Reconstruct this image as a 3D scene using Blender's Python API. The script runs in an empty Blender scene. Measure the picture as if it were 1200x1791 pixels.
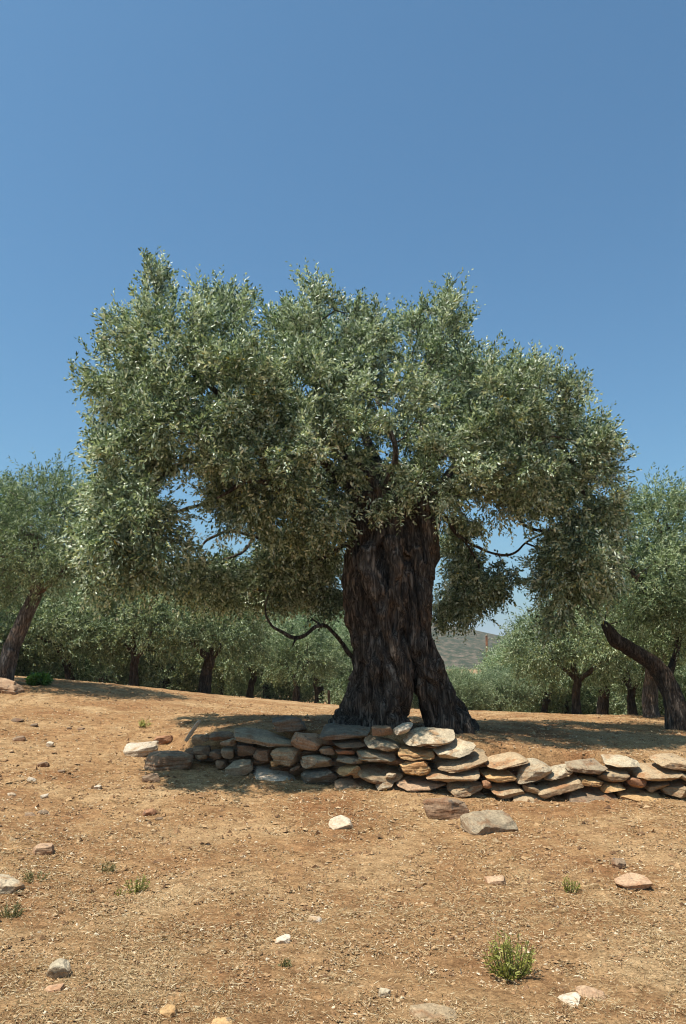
import bpy, math, random
import numpy as np
from mathutils import Vector, Matrix

# ------------------------------------------------------------------ camera, sky, sun, exposure
scene = bpy.context.scene
C = scene.collection
CAM_H = 1.6
F = 1791 * 28.0 / 36.0                       # focal length in photograph pixels
PITCH = math.atan(254.5 / F)
cam_data = bpy.data.cameras.new('camera')
cam_data.sensor_fit = 'VERTICAL'
cam_data.sensor_height = 36.0
cam_data.lens = 28.0
cam_data.clip_start = 0.05
cam_data.clip_end = 6000
cam = bpy.data.objects.new('camera', cam_data)
cam.location = (0, 0, CAM_H)
cam.rotation_euler = (math.pi / 2 + PITCH, 0, 0)
C.objects.link(cam)
scene.camera = cam

SUN_EL = math.radians(67)
SUN_AZ = math.radians(-118)                  # from +Y, clockwise: high on the left
to_sun = Vector((math.sin(SUN_AZ) * math.cos(SUN_EL), math.cos(SUN_AZ) * math.cos(SUN_EL), math.sin(SUN_EL)))
world = bpy.data.worlds.new('World')
scene.world = world
world.use_nodes = True
wn = world.node_tree
wn.nodes.clear()
sky = wn.nodes.new('ShaderNodeTexSky')
sky.sky_type = 'NISHITA'
sky.sun_disc = False
sky.sun_elevation = SUN_EL
sky.sun_rotation = SUN_AZ
sky.altitude = 0
sky.air_density = 1.0
sky.dust_density = 2.0
sky.ozone_density = 3.0
bg = wn.nodes.new('ShaderNodeBackground')
bg.inputs['Strength'].default_value = 0.085
wo = wn.nodes.new('ShaderNodeOutputWorld')
tint = wn.nodes.new('ShaderNodeMix')                      # the camera's colour response to clear blue, the same over the whole sky
tint.data_type = 'RGBA'; tint.blend_type = 'MULTIPLY'
tint.inputs['Factor'].default_value = 1.0
tint.inputs['B'].default_value = (0.60, 0.975, 1.06, 1)
wn.links.new(sky.outputs[0], tint.inputs['A'])
wn.links.new(tint.outputs['Result'], bg.inputs[0])
wn.links.new(bg.outputs[0], wo.inputs[0])

sun_data = bpy.data.lights.new('sun', 'SUN')
sun_data.energy = 4.2
sun_data.angle = math.radians(0.53)
sun_data.color = (1.0, 0.95, 0.87)
sun = bpy.data.objects.new('sun', sun_data)
sun.rotation_euler = (-to_sun).to_track_quat('-Z', 'Y').to_euler()
sun.location = (-4, -2, 12)
C.objects.link(sun)

scene.view_settings.view_transform = 'Standard'
scene.view_settings.look = 'None'
scene.view_settings.gamma = 1.0
scene.view_settings.exposure = 0.7
scene.view_settings.use_curve_mapping = False
scene.cycles.filter_width = 1.1
scene.cycles.use_denoising = True
scene.cycles.max_bounces = 6
scene.cycles.diffuse_bounces = 3
scene.cycles.glossy_bounces = 2
scene.cycles.transmission_bounces = 3
scene.cycles.transparent_max_bounces = 4

# ------------------------------------------------------------------ helpers
def P(px, py, d):
    """World point seen at photograph pixel (px, py), d metres ahead of the camera."""
    u = (px - 600.0) / F
    v = -(py - 895.5) / F
    y = math.cos(PITCH) - v * math.sin(PITCH)
    z = math.sin(PITCH) + v * math.cos(PITCH)
    t = d / y
    return np.array((u * t, d, CAM_H + z * t))

def _hash(ix, iy, iz):
    n = (ix.astype(np.int64) * 73856093) ^ (iy.astype(np.int64) * 19349663) ^ (iz.astype(np.int64) * 83492791)
    n = (n ^ (n >> 13)) * 1274126177
    n = n & 0x7fffffff
    n = (n ^ (n >> 15)) * 668265263
    return ((n & 0xffffff).astype(np.float64)) / float(0xffffff)

def vnoise(p):
    """Value noise, -1..1, p is (N,3)."""
    p = np.asarray(p, float)
    i = np.floor(p).astype(np.int64)
    f = p - i
    f = f * f * (3 - 2 * f)
    out = 0
    for dx in (0, 1):
        wx = f[:, 0] if dx else 1 - f[:, 0]
        for dy in (0, 1):
            wy = f[:, 1] if dy else 1 - f[:, 1]
            for dz in (0, 1):
                wz = f[:, 2] if dz else 1 - f[:, 2]
                out = out + wx * wy * wz * _hash(i[:, 0] + dx, i[:, 1] + dy, i[:, 2] + dz)
    return out * 2 - 1

def fbm(p, oct=3):
    a, s, r = 1.0, 0.0, 0
    p = np.array(p, float)
    for k in range(oct):
        r = r + a * vnoise(p + 17.3 * k)
        s += a
        a *= 0.5
        p = p * 2.03
    return r / s

def smooth(a, b, x):
    t = np.clip((x - a) / (b - a), 0, 1)
    return t * t * (3 - 2 * t)

def unit(v):
    return v / np.maximum(np.linalg.norm(v, axis=-1, keepdims=True), 1e-9)

def mesh_from(name, verts, faces, loops_per=None, shade=True):
    """verts (N,3); faces (M,k) of equal size k."""
    me = bpy.data.meshes.new(name)
    verts = np.ascontiguousarray(verts, np.float32)
    faces = np.ascontiguousarray(faces, np.int32)
    m, k = faces.shape
    me.vertices.add(len(verts))
    me.vertices.foreach_set('co', verts.ravel())
    me.loops.add(m * k)
    me.loops.foreach_set('vertex_index', faces.ravel())
    me.polygons.add(m)
    me.polygons.foreach_set('loop_start', np.arange(0, m * k, k, dtype=np.int32))
    me.polygons.foreach_set('loop_total', np.full(m, k, np.int32))
    me.polygons.foreach_set('use_smooth', np.full(m, shade, bool))
    me.update()
    me.validate()
    return me

def add_obj(name, me, mat=None, parent=None, loc=None):
    o = bpy.data.objects.new(name, me)
    if mat is not None and me is not None and len(me.materials) == 0:
        me.materials.append(mat)
    C.objects.link(o)
    if parent is not None:
        o.parent = parent
    if loc is not None:
        o.location = loc
    return o

def tag(o, label=None, cat=None, group=None, kind=None):
    if label: o['label'] = label
    if cat: o['category'] = cat
    if group: o['group'] = group
    if kind: o['kind'] = kind
    return o

def empty(name, loc, label, cat, group=None):
    o = bpy.data.objects.new(name, None)
    o.empty_display_size = 0.2
    o.location = loc
    C.objects.link(o)
    return tag(o, label, cat, group)

def attr(me, name, vals):
    a = me.attributes.new(name, 'FLOAT', 'POINT')
    a.data.foreach_set('value', np.ascontiguousarray(vals, np.float32))

class Geo:
    """Collects triangles/quads as triangles."""
    def __init__(self):
        self.v, self.f, self.n, self.r = [], [], 0, []
    def add(self, v, f, r=None):
        self.v.append(np.asarray(v, float)); self.f.append(np.asarray(f, np.int64) + self.n)
        self.r.append(np.full(len(v), 0.5) if r is None else np.asarray(r, float))
        self.n += len(v)
    def mesh(self, name, shade=True):
        me = mesh_from(name, np.vstack(self.v), np.vstack(self.f), shade=shade)
        attr(me, 'rnd', np.concatenate(self.r))
        return me

def tube(pts, rad, sides=8, cap=True, wob=0.0, seed=0):
    """Tapered tube along a polyline, triangles."""
    pts = np.asarray(pts, float); rad = np.asarray(rad, float)
    n = len(pts)
    tan = np.gradient(pts, axis=0); tan = unit(tan)
    ref = np.array((0.31, 0.83, 0.2)) if abs(tan[0][2]) > 0.5 else np.array((0.1, 0.2, 1.0))
    nx = np.zeros_like(pts); 
    a = ref - tan[0] * ref.dot(tan[0]); a /= np.linalg.norm(a)
    for i in range(n):
        a = a - tan[i] * a.dot(tan[i]); a /= max(np.linalg.norm(a), 1e-9)
        nx[i] = a
    ny = np.cross(tan, nx)
    ang = np.linspace(0, 2 * math.pi, sides, endpoint=False)
    ring = (np.cos(ang)[None, :, None] * nx[:, None, :] + np.sin(ang)[None, :, None] * ny[:, None, :])
    rr = np.repeat(rad[:, None], sides, 1)
    if wob:
        q = (pts[:, None, :] + ring * rad[:, None, None]).reshape(-1, 3)
        rr = rr * (1 + wob * fbm(q * np.array((7, 7, 2.5)) + seed, 3).reshape(n, sides))
    v = (pts[:, None, :] + ring * rr[:, :, None]).reshape(-1, 3)
    f = []
    for i in range(n - 1):
        for s in range(sides):
            a0, a1 = i * sides + s, i * sides + (s + 1) % sides
            b0, b1 = a0 + sides, a1 + sides
            f.append((a0, a1, b1)); f.append((a0, b1, b0))
    if cap:
        v = np.vstack([v, pts[:1], pts[-1:]])
        c0, c1 = len(v) - 2, len(v) - 1
        for s in range(sides):
            f.append((c0, (s + 1) % sides, s))
            f.append((c1, (n - 1) * sides + s, (n - 1) * sides + (s + 1) % sides))
    return v, np.array(f)

def spline(pts, k=6):
    """Catmull-Rom through points (each may carry extra columns such as radius)."""
    p = np.asarray(pts, float)
    q = np.vstack([2 * p[0] - p[1], p, 2 * p[-1] - p[-2]])
    out = []
    for i in range(1, len(q) - 2):
        for t in np.linspace(0, 1, k, endpoint=False):
            a, b, c, d = q[i - 1], q[i], q[i + 1], q[i + 2]
            out.append(0.5 * (2 * b + (c - a) * t + (2 * a - 5 * b + 4 * c - d) * t * t + (-a + 3 * b - 3 * c + d) * t ** 3))
    out.append(p[-1])
    return np.array(out)

# ------------------------------------------------------------------ materials
def new_mat(name):
    m = bpy.data.materials.new(name)
    m.use_nodes = True
    nt = m.node_tree
    nt.nodes.clear()
    out = nt.nodes.new('ShaderNodeOutputMaterial')
    b = nt.nodes.new('ShaderNodeBsdfPrincipled')
    nt.links.new(b.outputs[0], out.inputs[0])
    return m, nt, b, out

def node(nt, kind, **kw):
    n = nt.nodes.new(kind)
    for k, v in kw.items():
        if k.startswith('i_'):
            key = k[2:]
            key = int(key) if key.isdigit() else key.replace('_', ' ')
            n.inputs[key].default_value = v
        else:
            setattr(n, k, v)
    return n

def ramp(nt, stops):
    r = nt.nodes.new('ShaderNodeValToRGB')
    el = r.color_ramp.elements
    while len(el) > 1: el.remove(el[-1])
    el[0].position = stops[0][0]; el[0].color = (*stops[0][1], 1)
    for p, c in stops[1:]:
        e = el.new(p); e.color = (*c, 1)
    return r

def noise_node(nt, vec, scale, detail=4, rough=0.55, dist=0.0):
    n = node(nt, 'ShaderNodeTexNoise')
    n.inputs['Scale'].default_value = scale
    n.inputs['Detail'].default_value = detail
    n.inputs['Roughness'].default_value = rough
    n.inputs['Distortion'].default_value = dist
    if vec is not None: nt.links.new(vec, n.inputs['Vector'])
    return n

def mixc(nt, fac, a, b, blend='MIX'):
    m = node(nt, 'ShaderNodeMix', data_type='RGBA', blend_type=blend)
    for sock, val in ((m.inputs['Factor'], fac), (m.inputs['A'], a), (m.inputs['B'], b)):
        if isinstance(val, (int, float)): sock.default_value = val
        elif isinstance(val, tuple): sock.default_value = (*val, 1)
        else: nt.links.new(val, sock)
    return m.outputs['Result']

def mapping(nt, src, scale):
    m = node(nt, 'ShaderNodeMapping')
    m.inputs['Scale'].default_value = scale
    nt.links.new(src, m.inputs['Vector'])
    return m.outputs[0]

def leaf_mat(name, stops, trans=0.3, rough=0.42, tint=0.12):
    m, nt, b, out = new_mat(name)
    at = node(nt, 'ShaderNodeAttribute', attribute_name='rnd')
    r = ramp(nt, stops)
    nt.links.new(at.outputs['Fac'], r.inputs[0])
    oi = node(nt, 'ShaderNodeObjectInfo')
    hs = node(nt, 'ShaderNodeHueSaturation')
    mr = node(nt, 'ShaderNodeMapRange')
    mr.inputs['To Min'].default_value = 1 - tint; mr.inputs['To Max'].default_value = 1 + tint
    nt.links.new(oi.outputs['Random'], mr.inputs['Value'])
    nt.links.new(mr.outputs[0], hs.inputs['Value'])
    nt.links.new(r.outputs[0], hs.inputs['Color'])
    nt.links.new(hs.outputs[0], b.inputs['Base Color'])
    b.inputs['Roughness'].default_value = rough
    b.inputs['Specular IOR Level'].default_value = 0.5
    tr = node(nt, 'ShaderNodeBsdfTranslucent')
    tc = mixc(nt, 1.0, hs.outputs[0], (0.95, 1.05, 0.6), 'MULTIPLY')
    nt.links.new(tc, tr.inputs[0])
    mx = node(nt, 'ShaderNodeMixShader')
    mx.inputs[0].default_value = trans
    nt.links.new(b.outputs[0], mx.inputs[1]); nt.links.new(tr.outputs[0], mx.inputs[2])
    nt.links.new(mx.outputs[0], out.inputs[0])
    return m

OLIVE = leaf_mat('olive_leaf', [(0.0, (0.045, 0.075, 0.032)), (0.30, (0.145, 0.200, 0.098)), (0.56, (0.37, 0.44, 0.265)),
                                (0.78, (0.64, 0.69, 0.50)), (0.95, (0.82, 0.85, 0.71)), (1.0, (0.50, 0.40, 0.08))], 0.24, 0.40, 0.03)
OLIVE_FAR = leaf_mat('olive_leaf_far', [(0.0, (0.065, 0.11, 0.045)), (0.4, (0.185, 0.25, 0.12)), (0.75, (0.41, 0.48, 0.275)),
                                        (1.0, (0.60, 0.64, 0.44))], 0.28, 0.55, 0.14)
GREEN = leaf_mat('weed_leaf', [(0.0, (0.12, 0.13, 0.02)), (0.5, (0.30, 0.31, 0.055)), (1.0, (0.50, 0.47, 0.14))], 0.3, 0.5, 0.1)
DRYGREEN = leaf_mat('dry_weed_leaf', [(0.0, (0.10, 0.09, 0.03)), (0.5, (0.20, 0.18, 0.06)), (1.0, (0.33, 0.28, 0.13))], 0.25, 0.6, 0.1)
STRAW = leaf_mat('straw', [(0.0, (0.20, 0.12, 0.058)), (0.3, (0.35, 0.225, 0.105)), (0.7, (0.51, 0.37, 0.195)), (1.0, (0.74, 0.60, 0.39))], 0.15, 0.6, 0.0)

def bark_mat(name, dark, mid, light, scale=1.0):
    m, nt, b, out = new_mat(name)
    tc = node(nt, 'ShaderNodeTexCoord')
    v = mapping(nt, tc.outputs['Object'], (9 * scale, 9 * scale, 1.5 * scale))
    n1 = noise_node(nt, v, 1.0, 8, 0.65, 0.8)
    n2 = noise_node(nt, mapping(nt, tc.outputs['Object'], (30 * scale, 30 * scale, 9 * scale)), 1.0, 6, 0.6, 0.4)
    r = ramp(nt, [(0.28, dark), (0.5, mid), (0.72, light)])
    nt.links.new(n1.outputs[0], r.inputs[0])
    fz = noise_node(nt, mapping(nt, tc.outputs['Object'], (15 * scale, 15 * scale, 1.6 * scale)), 1.0, 5, 0.6, 1.2)
    rv_ = ramp(nt, [(0.40, (1, 1, 1)), (0.47, (0.45, 0.45, 0.45)), (0.50, (0.22, 0.22, 0.22)), (0.53, (0.45, 0.45, 0.45)), (0.60, (1, 1, 1))])
    nt.links.new(fz.outputs[0], rv_.inputs[0])
    n3 = noise_node(nt, tc.outputs['Object'], 3.5 * scale, 3)
    r3 = ramp(nt, [(0.5, (0, 0, 0)), (0.68, (1, 1, 1))])
    nt.links.new(n3.outputs[0], r3.inputs[0])
    c = mixc(nt, r3.outputs[0], r.outputs[0], tuple(x * f for x, f in zip(mid, (1.55, 1.32, 1.12))))
    c = mixc(nt, 1.0, c, rv_.outputs[0], 'MULTIPLY')
    nt.links.new(c, b.inputs['Base Color'])
    b.inputs['Roughness'].default_value = 0.9
    b.inputs['Specular IOR Level'].default_value = 0.15
    bp0 = node(nt, 'ShaderNodeBump'); bp0.inputs['Strength'].default_value = 0.9; bp0.inputs['Distance'].default_value = 0.03 / scale
    nt.links.new(rv_.outputs[0], bp0.inputs['Height'])
    bp = node(nt, 'ShaderNodeBump'); bp.inputs['Strength'].default_value = 0.9; bp.inputs['Distance'].default_value = 0.03
    nt.links.new(bp0.outputs[0], bp.inputs['Normal'])
    bp2 = node(nt, 'ShaderNodeBump'); bp2.inputs['Strength'].default_value = 0.8; bp2.inputs['Distance'].default_value = 0.012
    nt.links.new(n1.outputs[0], bp.inputs['Height']); nt.links.new(n2.outputs[0], bp2.inputs['Height'])
    nt.links.new(bp.outputs[0], bp2.inputs['Normal']); nt.links.new(bp2.outputs[0], b.inputs['Normal'])
    return m

BARK = bark_mat('old_olive_bark', (0.040, 0.033, 0.027), (0.125, 0.102, 0.082), (0.29, 0.25, 0.205), 1.3)
BARK_FAR = bark_mat('olive_bark', (0.04, 0.03, 0.022), (0.10, 0.078, 0.06), (0.22, 0.18, 0.145), 1.6)
BARK_GREY = bark_mat('grey_bark', (0.10, 0.08, 0.065), (0.22, 0.18, 0.15), (0.34, 0.30, 0.26), 1.6)

def stone_mat(name, base, alt, stain, top=None):
    m, nt, b, out = new_mat(name)
    tc = node(nt, 'ShaderNodeTexCoord'); oi = node(nt, 'ShaderNodeObjectInfo')
    ad = node(nt, 'ShaderNodeVectorMath', operation='ADD')
    sc = node(nt, 'ShaderNodeMath', operation='MULTIPLY'); sc.inputs[1].default_value = 37.0
    nt.links.new(oi.outputs['Random'], sc.inputs[0])
    cv = node(nt, 'ShaderNodeCombineXYZ'); nt.links.new(sc.outputs[0], cv.inputs[0]); nt.links.new(sc.outputs[0], cv.inputs[2])
    nt.links.new(tc.outputs['Object'], ad.inputs[0]); nt.links.new(cv.outputs[0], ad.inputs[1])
    vec = ad.outputs[0]
    n1 = noise_node(nt, vec, 6.5, 8, 0.65, 0.6)
    r1 = ramp(nt, [(0.36, (0, 0, 0)), (0.62, (1, 1, 1))]); nt.links.new(n1.outputs[0], r1.inputs[0])
    c = mixc(nt, r1.outputs[0], base, alt)
    n2 = noise_node(nt, mapping(nt, vec, (5, 5, 16)), 1.0, 6, 0.6, 0.5)
    r2 = ramp(nt, [(0.50, (0, 0, 0)), (0.66, (0.85, 0.85, 0.85))]); nt.links.new(n2.outputs[0], r2.inputs[0])
    c = mixc(nt, r2.outputs[0], c, stain)
    sep = node(nt, 'ShaderNodeSeparateXYZ'); nt.links.new(tc.outputs['Normal'], sep.inputs[0])
    ab = node(nt, 'ShaderNodeMath', operation='ABSOLUTE'); nt.links.new(sep.outputs[2], ab.inputs[0])
    re_ = ramp(nt, [(0.25, (0.75, 0.75, 0.75)), (0.7, (0, 0, 0))]); nt.links.new(ab.outputs[0], re_.inputs[0])
    edge = node(nt, 'ShaderNodeMath', operation='MULTIPLY'); nt.links.new(re_.outputs[0], edge.inputs[0]); nt.links.new(n1.outputs[0], edge.inputs[1])
    c = mixc(nt, edge.outputs[0], c, stain)                        # broken sides are rustier, with part of their shadow put into the colour
    n3 = noise_node(nt, vec, 55, 5, 0.7)
    r3 = ramp(nt, [(0.3, (0.55, 0.55, 0.55)), (0.55, (1, 1, 1)), (0.75, (1.3, 1.3, 1.28))]); nt.links.new(n3.outputs[0], r3.inputs[0])
    c = mixc(nt, 1.0, c, r3.outputs[0], 'MULTIPLY')
    n5 = noise_node(nt, vec, 15, 3, 0.5)
    r5 = ramp(nt, [(0.64, (0, 0, 0)), (0.70, (0.7, 0.7, 0.7))]); nt.links.new(n5.outputs[0], r5.inputs[0])
    c = mixc(nt, r5.outputs[0], c, (0.075, 0.066, 0.055))          # lichen spots
    hs = node(nt, 'ShaderNodeHueSaturation')
    mr = node(nt, 'ShaderNodeMapRange'); mr.inputs['To Min'].default_value = 0.82; mr.inputs['To Max'].default_value = 1.15
    nt.links.new(oi.outputs['Random'], mr.inputs['Value']); nt.links.new(mr.outputs[0], hs.inputs['Value'])
    nt.links.new(c, hs.inputs['Color']); nt.links.new(hs.outputs[0], b.inputs['Base Color'])
    b.inputs['Roughness'].default_value = 0.82
    b.inputs['Specular IOR Level'].default_value = 0.25
    lay = noise_node(nt, mapping(nt, vec, (6, 6, 42)), 1.0, 6, 0.6, 0.3)
    bp = node(nt, 'ShaderNodeBump'); bp.inputs['Strength'].default_value = 0.9; bp.inputs['Distance'].default_value = 0.018
    nt.links.new(lay.outputs[0], bp.inputs['Height'])
    bp2 = node(nt, 'ShaderNodeBump'); bp2.inputs['Strength'].default_value = 0.7; bp2.inputs['Distance'].default_value = 0.007
    nt.links.new(n3.outputs[0], bp2.inputs['Height']); nt.links.new(bp.outputs[0], bp2.inputs['Normal'])
    nt.links.new(bp2.outputs[0], b.inputs['Normal'])
    return m

ST = {
    'grey': stone_mat('grey_schist', (0.299, 0.226, 0.143), (0.432, 0.333, 0.212), (0.254, 0.125, 0.057)),
    'pale': stone_mat('pale_schist', (0.394, 0.311, 0.205), (0.522, 0.422, 0.280), (0.343, 0.196, 0.093)),
    'tan': stone_mat('tan_schist', (0.324, 0.226, 0.129), (0.452, 0.327, 0.193), (0.318, 0.148, 0.060)),
    'ochre': stone_mat('ochre_stone', (0.432, 0.255, 0.108), (0.560, 0.356, 0.165), (0.369, 0.154, 0.052)),
    'brown': stone_mat('brown_schist', (0.184, 0.119, 0.072), (0.305, 0.208, 0.126), (0.216, 0.093, 0.040)),
    'dark': stone_mat('dark_schist', (0.134, 0.109, 0.079), (0.254, 0.208, 0.150), (0.191, 0.107, 0.057)),
    'cream': stone_mat('cream_stone', (0.501, 0.398, 0.278), (0.598, 0.493, 0.372), (0.440, 0.273, 0.137)),
    'red': stone_mat('rusty_stone', (0.293, 0.133, 0.066), (0.394, 0.212, 0.112), (0.229, 0.089, 0.037)),
    'rose': stone_mat('rose_stone', (0.388, 0.238, 0.139), (0.490, 0.323, 0.193), (0.343, 0.172, 0.083)),
}

def ground_mat():
    m, nt, b, out = new_mat('dry_earth')
    tc = node(nt, 'ShaderNodeTexCoord'); v = tc.outputs['Object']
    big = noise_node(nt, v, 0.7, 6, 0.65, 0.9)
    rb = ramp(nt, [(0.34, (0.262, 0.128, 0.054)), (0.50, (0.35, 0.202, 0.092)), (0.66, (0.45, 0.292, 0.148))])
    nt.links.new(big.outputs[0], rb.inputs[0])
    md = noise_node(nt, mapping(nt, v, (1, 1.6, 1)), 7, 8, 0.72, 0.3)
    rm = ramp(nt, [(0.32, (0.55, 0.5, 0.46)), (0.5, (1, 1, 1)), (0.68, (1.35, 1.36, 1.38))]); nt.links.new(md.outputs[0], rm.inputs[0])
    c = mixc(nt, 1.0, rb.outputs[0], rm.outputs[0], 'MULTIPLY')
    fn = noise_node(nt, v, 60, 6, 0.75)
    rf = ramp(nt, [(0.33, (0.35, 0.30, 0.26)), (0.5, (1, 1, 1)), (0.66, (1.5, 1.5, 1.5))]); nt.links.new(fn.outputs[0], rf.inputs[0])
    c = mixc(nt, 0.8, c, rf.outputs[0], 'MULTIPLY')
    nt.links.new(c, b.inputs['Base Color'])
    b.inputs['Roughness'].default_value = 0.95
    b.inputs['Specular IOR Level'].default_value = 0.1
    bp = node(nt, 'ShaderNodeBump'); bp.inputs['Strength'].default_value = 0.8; bp.inputs['Distance'].default_value = 0.05
    nt.links.new(md.outputs[0], bp.inputs['Height'])
    bp2 = node(nt, 'ShaderNodeBump'); bp2.inputs['Strength'].default_value = 0.9; bp2.inputs['Distance'].default_value = 0.012
    nt.links.new(fn.outputs[0], bp2.inputs['Height']); nt.links.new(bp.outputs[0], bp2.inputs['Normal'])
    nt.links.new(bp2.outputs[0], b.inputs['Normal'])
    return m
EARTH = ground_mat()

def hill_mat():
    m, nt, b, out = new_mat('scrub_hillside')
    tc = node(nt, 'ShaderNodeTexCoord'); v = tc.outputs['Object']
    n1 = noise_node(nt, v, 0.22, 9, 0.8, 0.4)
    r = ramp(nt, [(0.45, (0.030, 0.040, 0.018)), (0.52, (0.075, 0.068, 0.040)), (0.58, (0.15, 0.112, 0.075)), (0.70, (0.21, 0.16, 0.115))])
    nt.links.new(n1.outputs[0], r.inputs[0]); nt.links.new(r.outputs[0], b.inputs['Base Color'])
    b.inputs['Roughness'].default_value = 1.0; b.inputs['Specular IOR Level'].default_value = 0.0
    return m
HILL = hill_mat()

def grit_mat(name, stops):
    m, nt, b, out = new_mat(name)
    at = node(nt, 'ShaderNodeAttribute', attribute_name='rnd')
    r = ramp(nt, stops); nt.links.new(at.outputs['Fac'], r.inputs[0])
    tc = node(nt, 'ShaderNodeTexCoord')
    n = noise_node(nt, tc.outputs['Object'], 90, 3)
    rn = ramp(nt, [(0.3, (0.7, 0.7, 0.7)), (0.7, (1.25, 1.25, 1.25))]); nt.links.new(n.outputs[0], rn.inputs[0])
    nt.links.new(mixc(nt, 1.0, r.outputs[0], rn.outputs[0], 'MULTIPLY'), b.inputs['Base Color'])
    b.inputs['Roughness'].default_value = 0.9
    b.inputs['Specular IOR Level'].default_value = 0.15
    return m
GRIT = grit_mat('gravel', [(0.0, (0.14, 0.075, 0.038)), (0.35, (0.31, 0.175, 0.085)), (0.66, (0.43, 0.27, 0.135)), (0.86, (0.53, 0.39, 0.235)), (1.0, (0.68, 0.56, 0.40))])

# ------------------------------------------------------------------ terrain
def tps_fit(pts):
    pts = np.asarray(pts, float)
    n = len(pts)
    d = np.linalg.norm(pts[:, None, :2] - pts[None, :, :2], axis=2)
    K = np.where(d > 0, d * d * np.log(d + 1e-12), 0) + np.eye(n) * 0.02
    Q = np.hstack([np.ones((n, 1)), pts[:, :2]])
    A = np.block([[K, Q], [Q.T, np.zeros((3, 3))]])
    return pts[:, :2], np.linalg.solve(A, np.concatenate([pts[:, 2], np.zeros(3)]))

def tps_eval(fit, x, y):
    cpt, w = fit
    out = w[-3] + w[-2] * x + w[-1] * y
    for i in range(len(cpt)):
        d2 = (x - cpt[i, 0]) ** 2 + (y - cpt[i, 1]) ** 2
        out = out + w[i] * 0.5 * d2 * np.log(d2 + 1e-12)
    return out

left_slope = [P(0, 1198, 15), P(150, 1204, 15.5), P(300, 1217, 16), P(-200, 1190, 15), P(0, 1250, 12.2), P(200, 1262, 12)]
lower = left_slope + [P(330, 1345, 9.6), P(150, 1330, 9.8), P(0, 1322, 9.8), P(-200, 1310, 9.8), P(520, 1375, 9.2), P(700, 1388, 8.9),
         P(900, 1402, 8.75), P(1050, 1404, 8.65), P(1200, 1405, 8.6), P(1500, 1412, 8.5)]
lower += [np.array(q) for q in ((-6, 0, .3), (6, 0, -.05), (0, 0, 0), (0, 3.5, 0), (-3, 3.5, .06), (3, 3.5, 0), (0, 6.2, .0), (3, 6, 0), (-3, 6.5, .12), (7, 5, .0), (8, 14, .3))]
upper = left_slope + [P(330, 1318, 9.85), P(400, 1285, 10.1), P(560, 1276, 9.8), P(700, 1280, 9.5), P(820, 1300, 9.25), P(1000, 1319, 9.2), P(1200, 1331, 9.1),
         P(1500, 1345, 9.0), P(640, 1272, 10.4), P(720, 1273, 10.4), P(810, 1274, 10.5), P(450, 1236, 16), P(560, 1243, 16), P(850, 1262, 13.2), P(1000, 1265, 13.4),
         P(1200, 1276, 13.2), P(1500, 1290, 13), P(600, 1254, 13), P(380, 1258, 12), P(150, 1330, 9.8), P(-200, 1310, 9.8)]
FIT_L, FIT_U = tps_fit(lower), tps_fit(upper)
WALL_PX = [(300, 9.85), (420, 9.55), (560, 9.3), (700, 9.02), (850, 8.86), (1000, 8.78), (1200, 8.7), (1600, 8.6)]
WX = np.array([(p - 600) / F * d for p, d in WALL_PX]); WY = np.array([d for p, d in WALL_PX])
def wall_y(x): return np.interp(x, WX, WY)
def wall_d(px): return float(np.interp(px, [p for p, d in WALL_PX], [d for p, d in WALL_PX]))

def height(x, y):
    x = np.asarray(x, float); y = np.asarray(y, float)
    xc, yc = np.clip(x, -9, 9), np.clip(y, -2, 20)
    a, b = tps_eval(FIT_L, xc, yc), tps_eval(FIT_U, xc, yc)
    s = y - wall_y(x)
    wdt = 0.32 + 2.2 * smooth(WX[0] + 0.45, WX[0] - 1.2, x)
    t = smooth(0.50, 1.0, s / (wdt + 0.14))
    near = a * (1 - t) + b * t
    far = 0.2 - 0.045 * (np.clip(y, 0, 110) - 20) - 0.07 * np.clip(x, -9, 9)
    k = smooth(16.0, 24.0, y)
    h = near * (1 - k) + far * k
    q = np.stack([x.ravel() * 0.9, y.ravel() * 0.9, 0 * x.ravel()], 1)
    h = h + (0.022 * fbm(q * 1.3, 2) + 0.014 * fbm(q * 5, 2)).reshape(x.shape)
    return h

def ht(x, y): return float(height(np.array([x]), np.array([y]))[0])

def ground_hit(px, py):
    """Distance ahead at which the ray through a pixel meets the terrain."""
    d = np.linspace(2.0, 30, 1400)
    pts = np.array([P(px, py, t) for t in d])
    g = height(pts[:, 0], pts[:, 1])
    i = int(np.argmax(pts[:, 2] <= g))
    return d[i] if pts[i, 2] <= g[i] else 20.0

def axis_pts(lo, hi, fine_lo, fine_hi, step, grow=1.14):
    core = list(np.arange(fine_lo, fine_hi + 1e-6, step))
    a, s = fine_hi, step
    up = []
    while a < hi:
        s *= grow; a += s; up.append(min(a, hi))
    a, s = fine_lo, step
    dn = []
    while a > lo:
        s *= grow; a -= s; dn.append(max(a, lo))
    return np.array(dn[::-1] + core + up)

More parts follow.
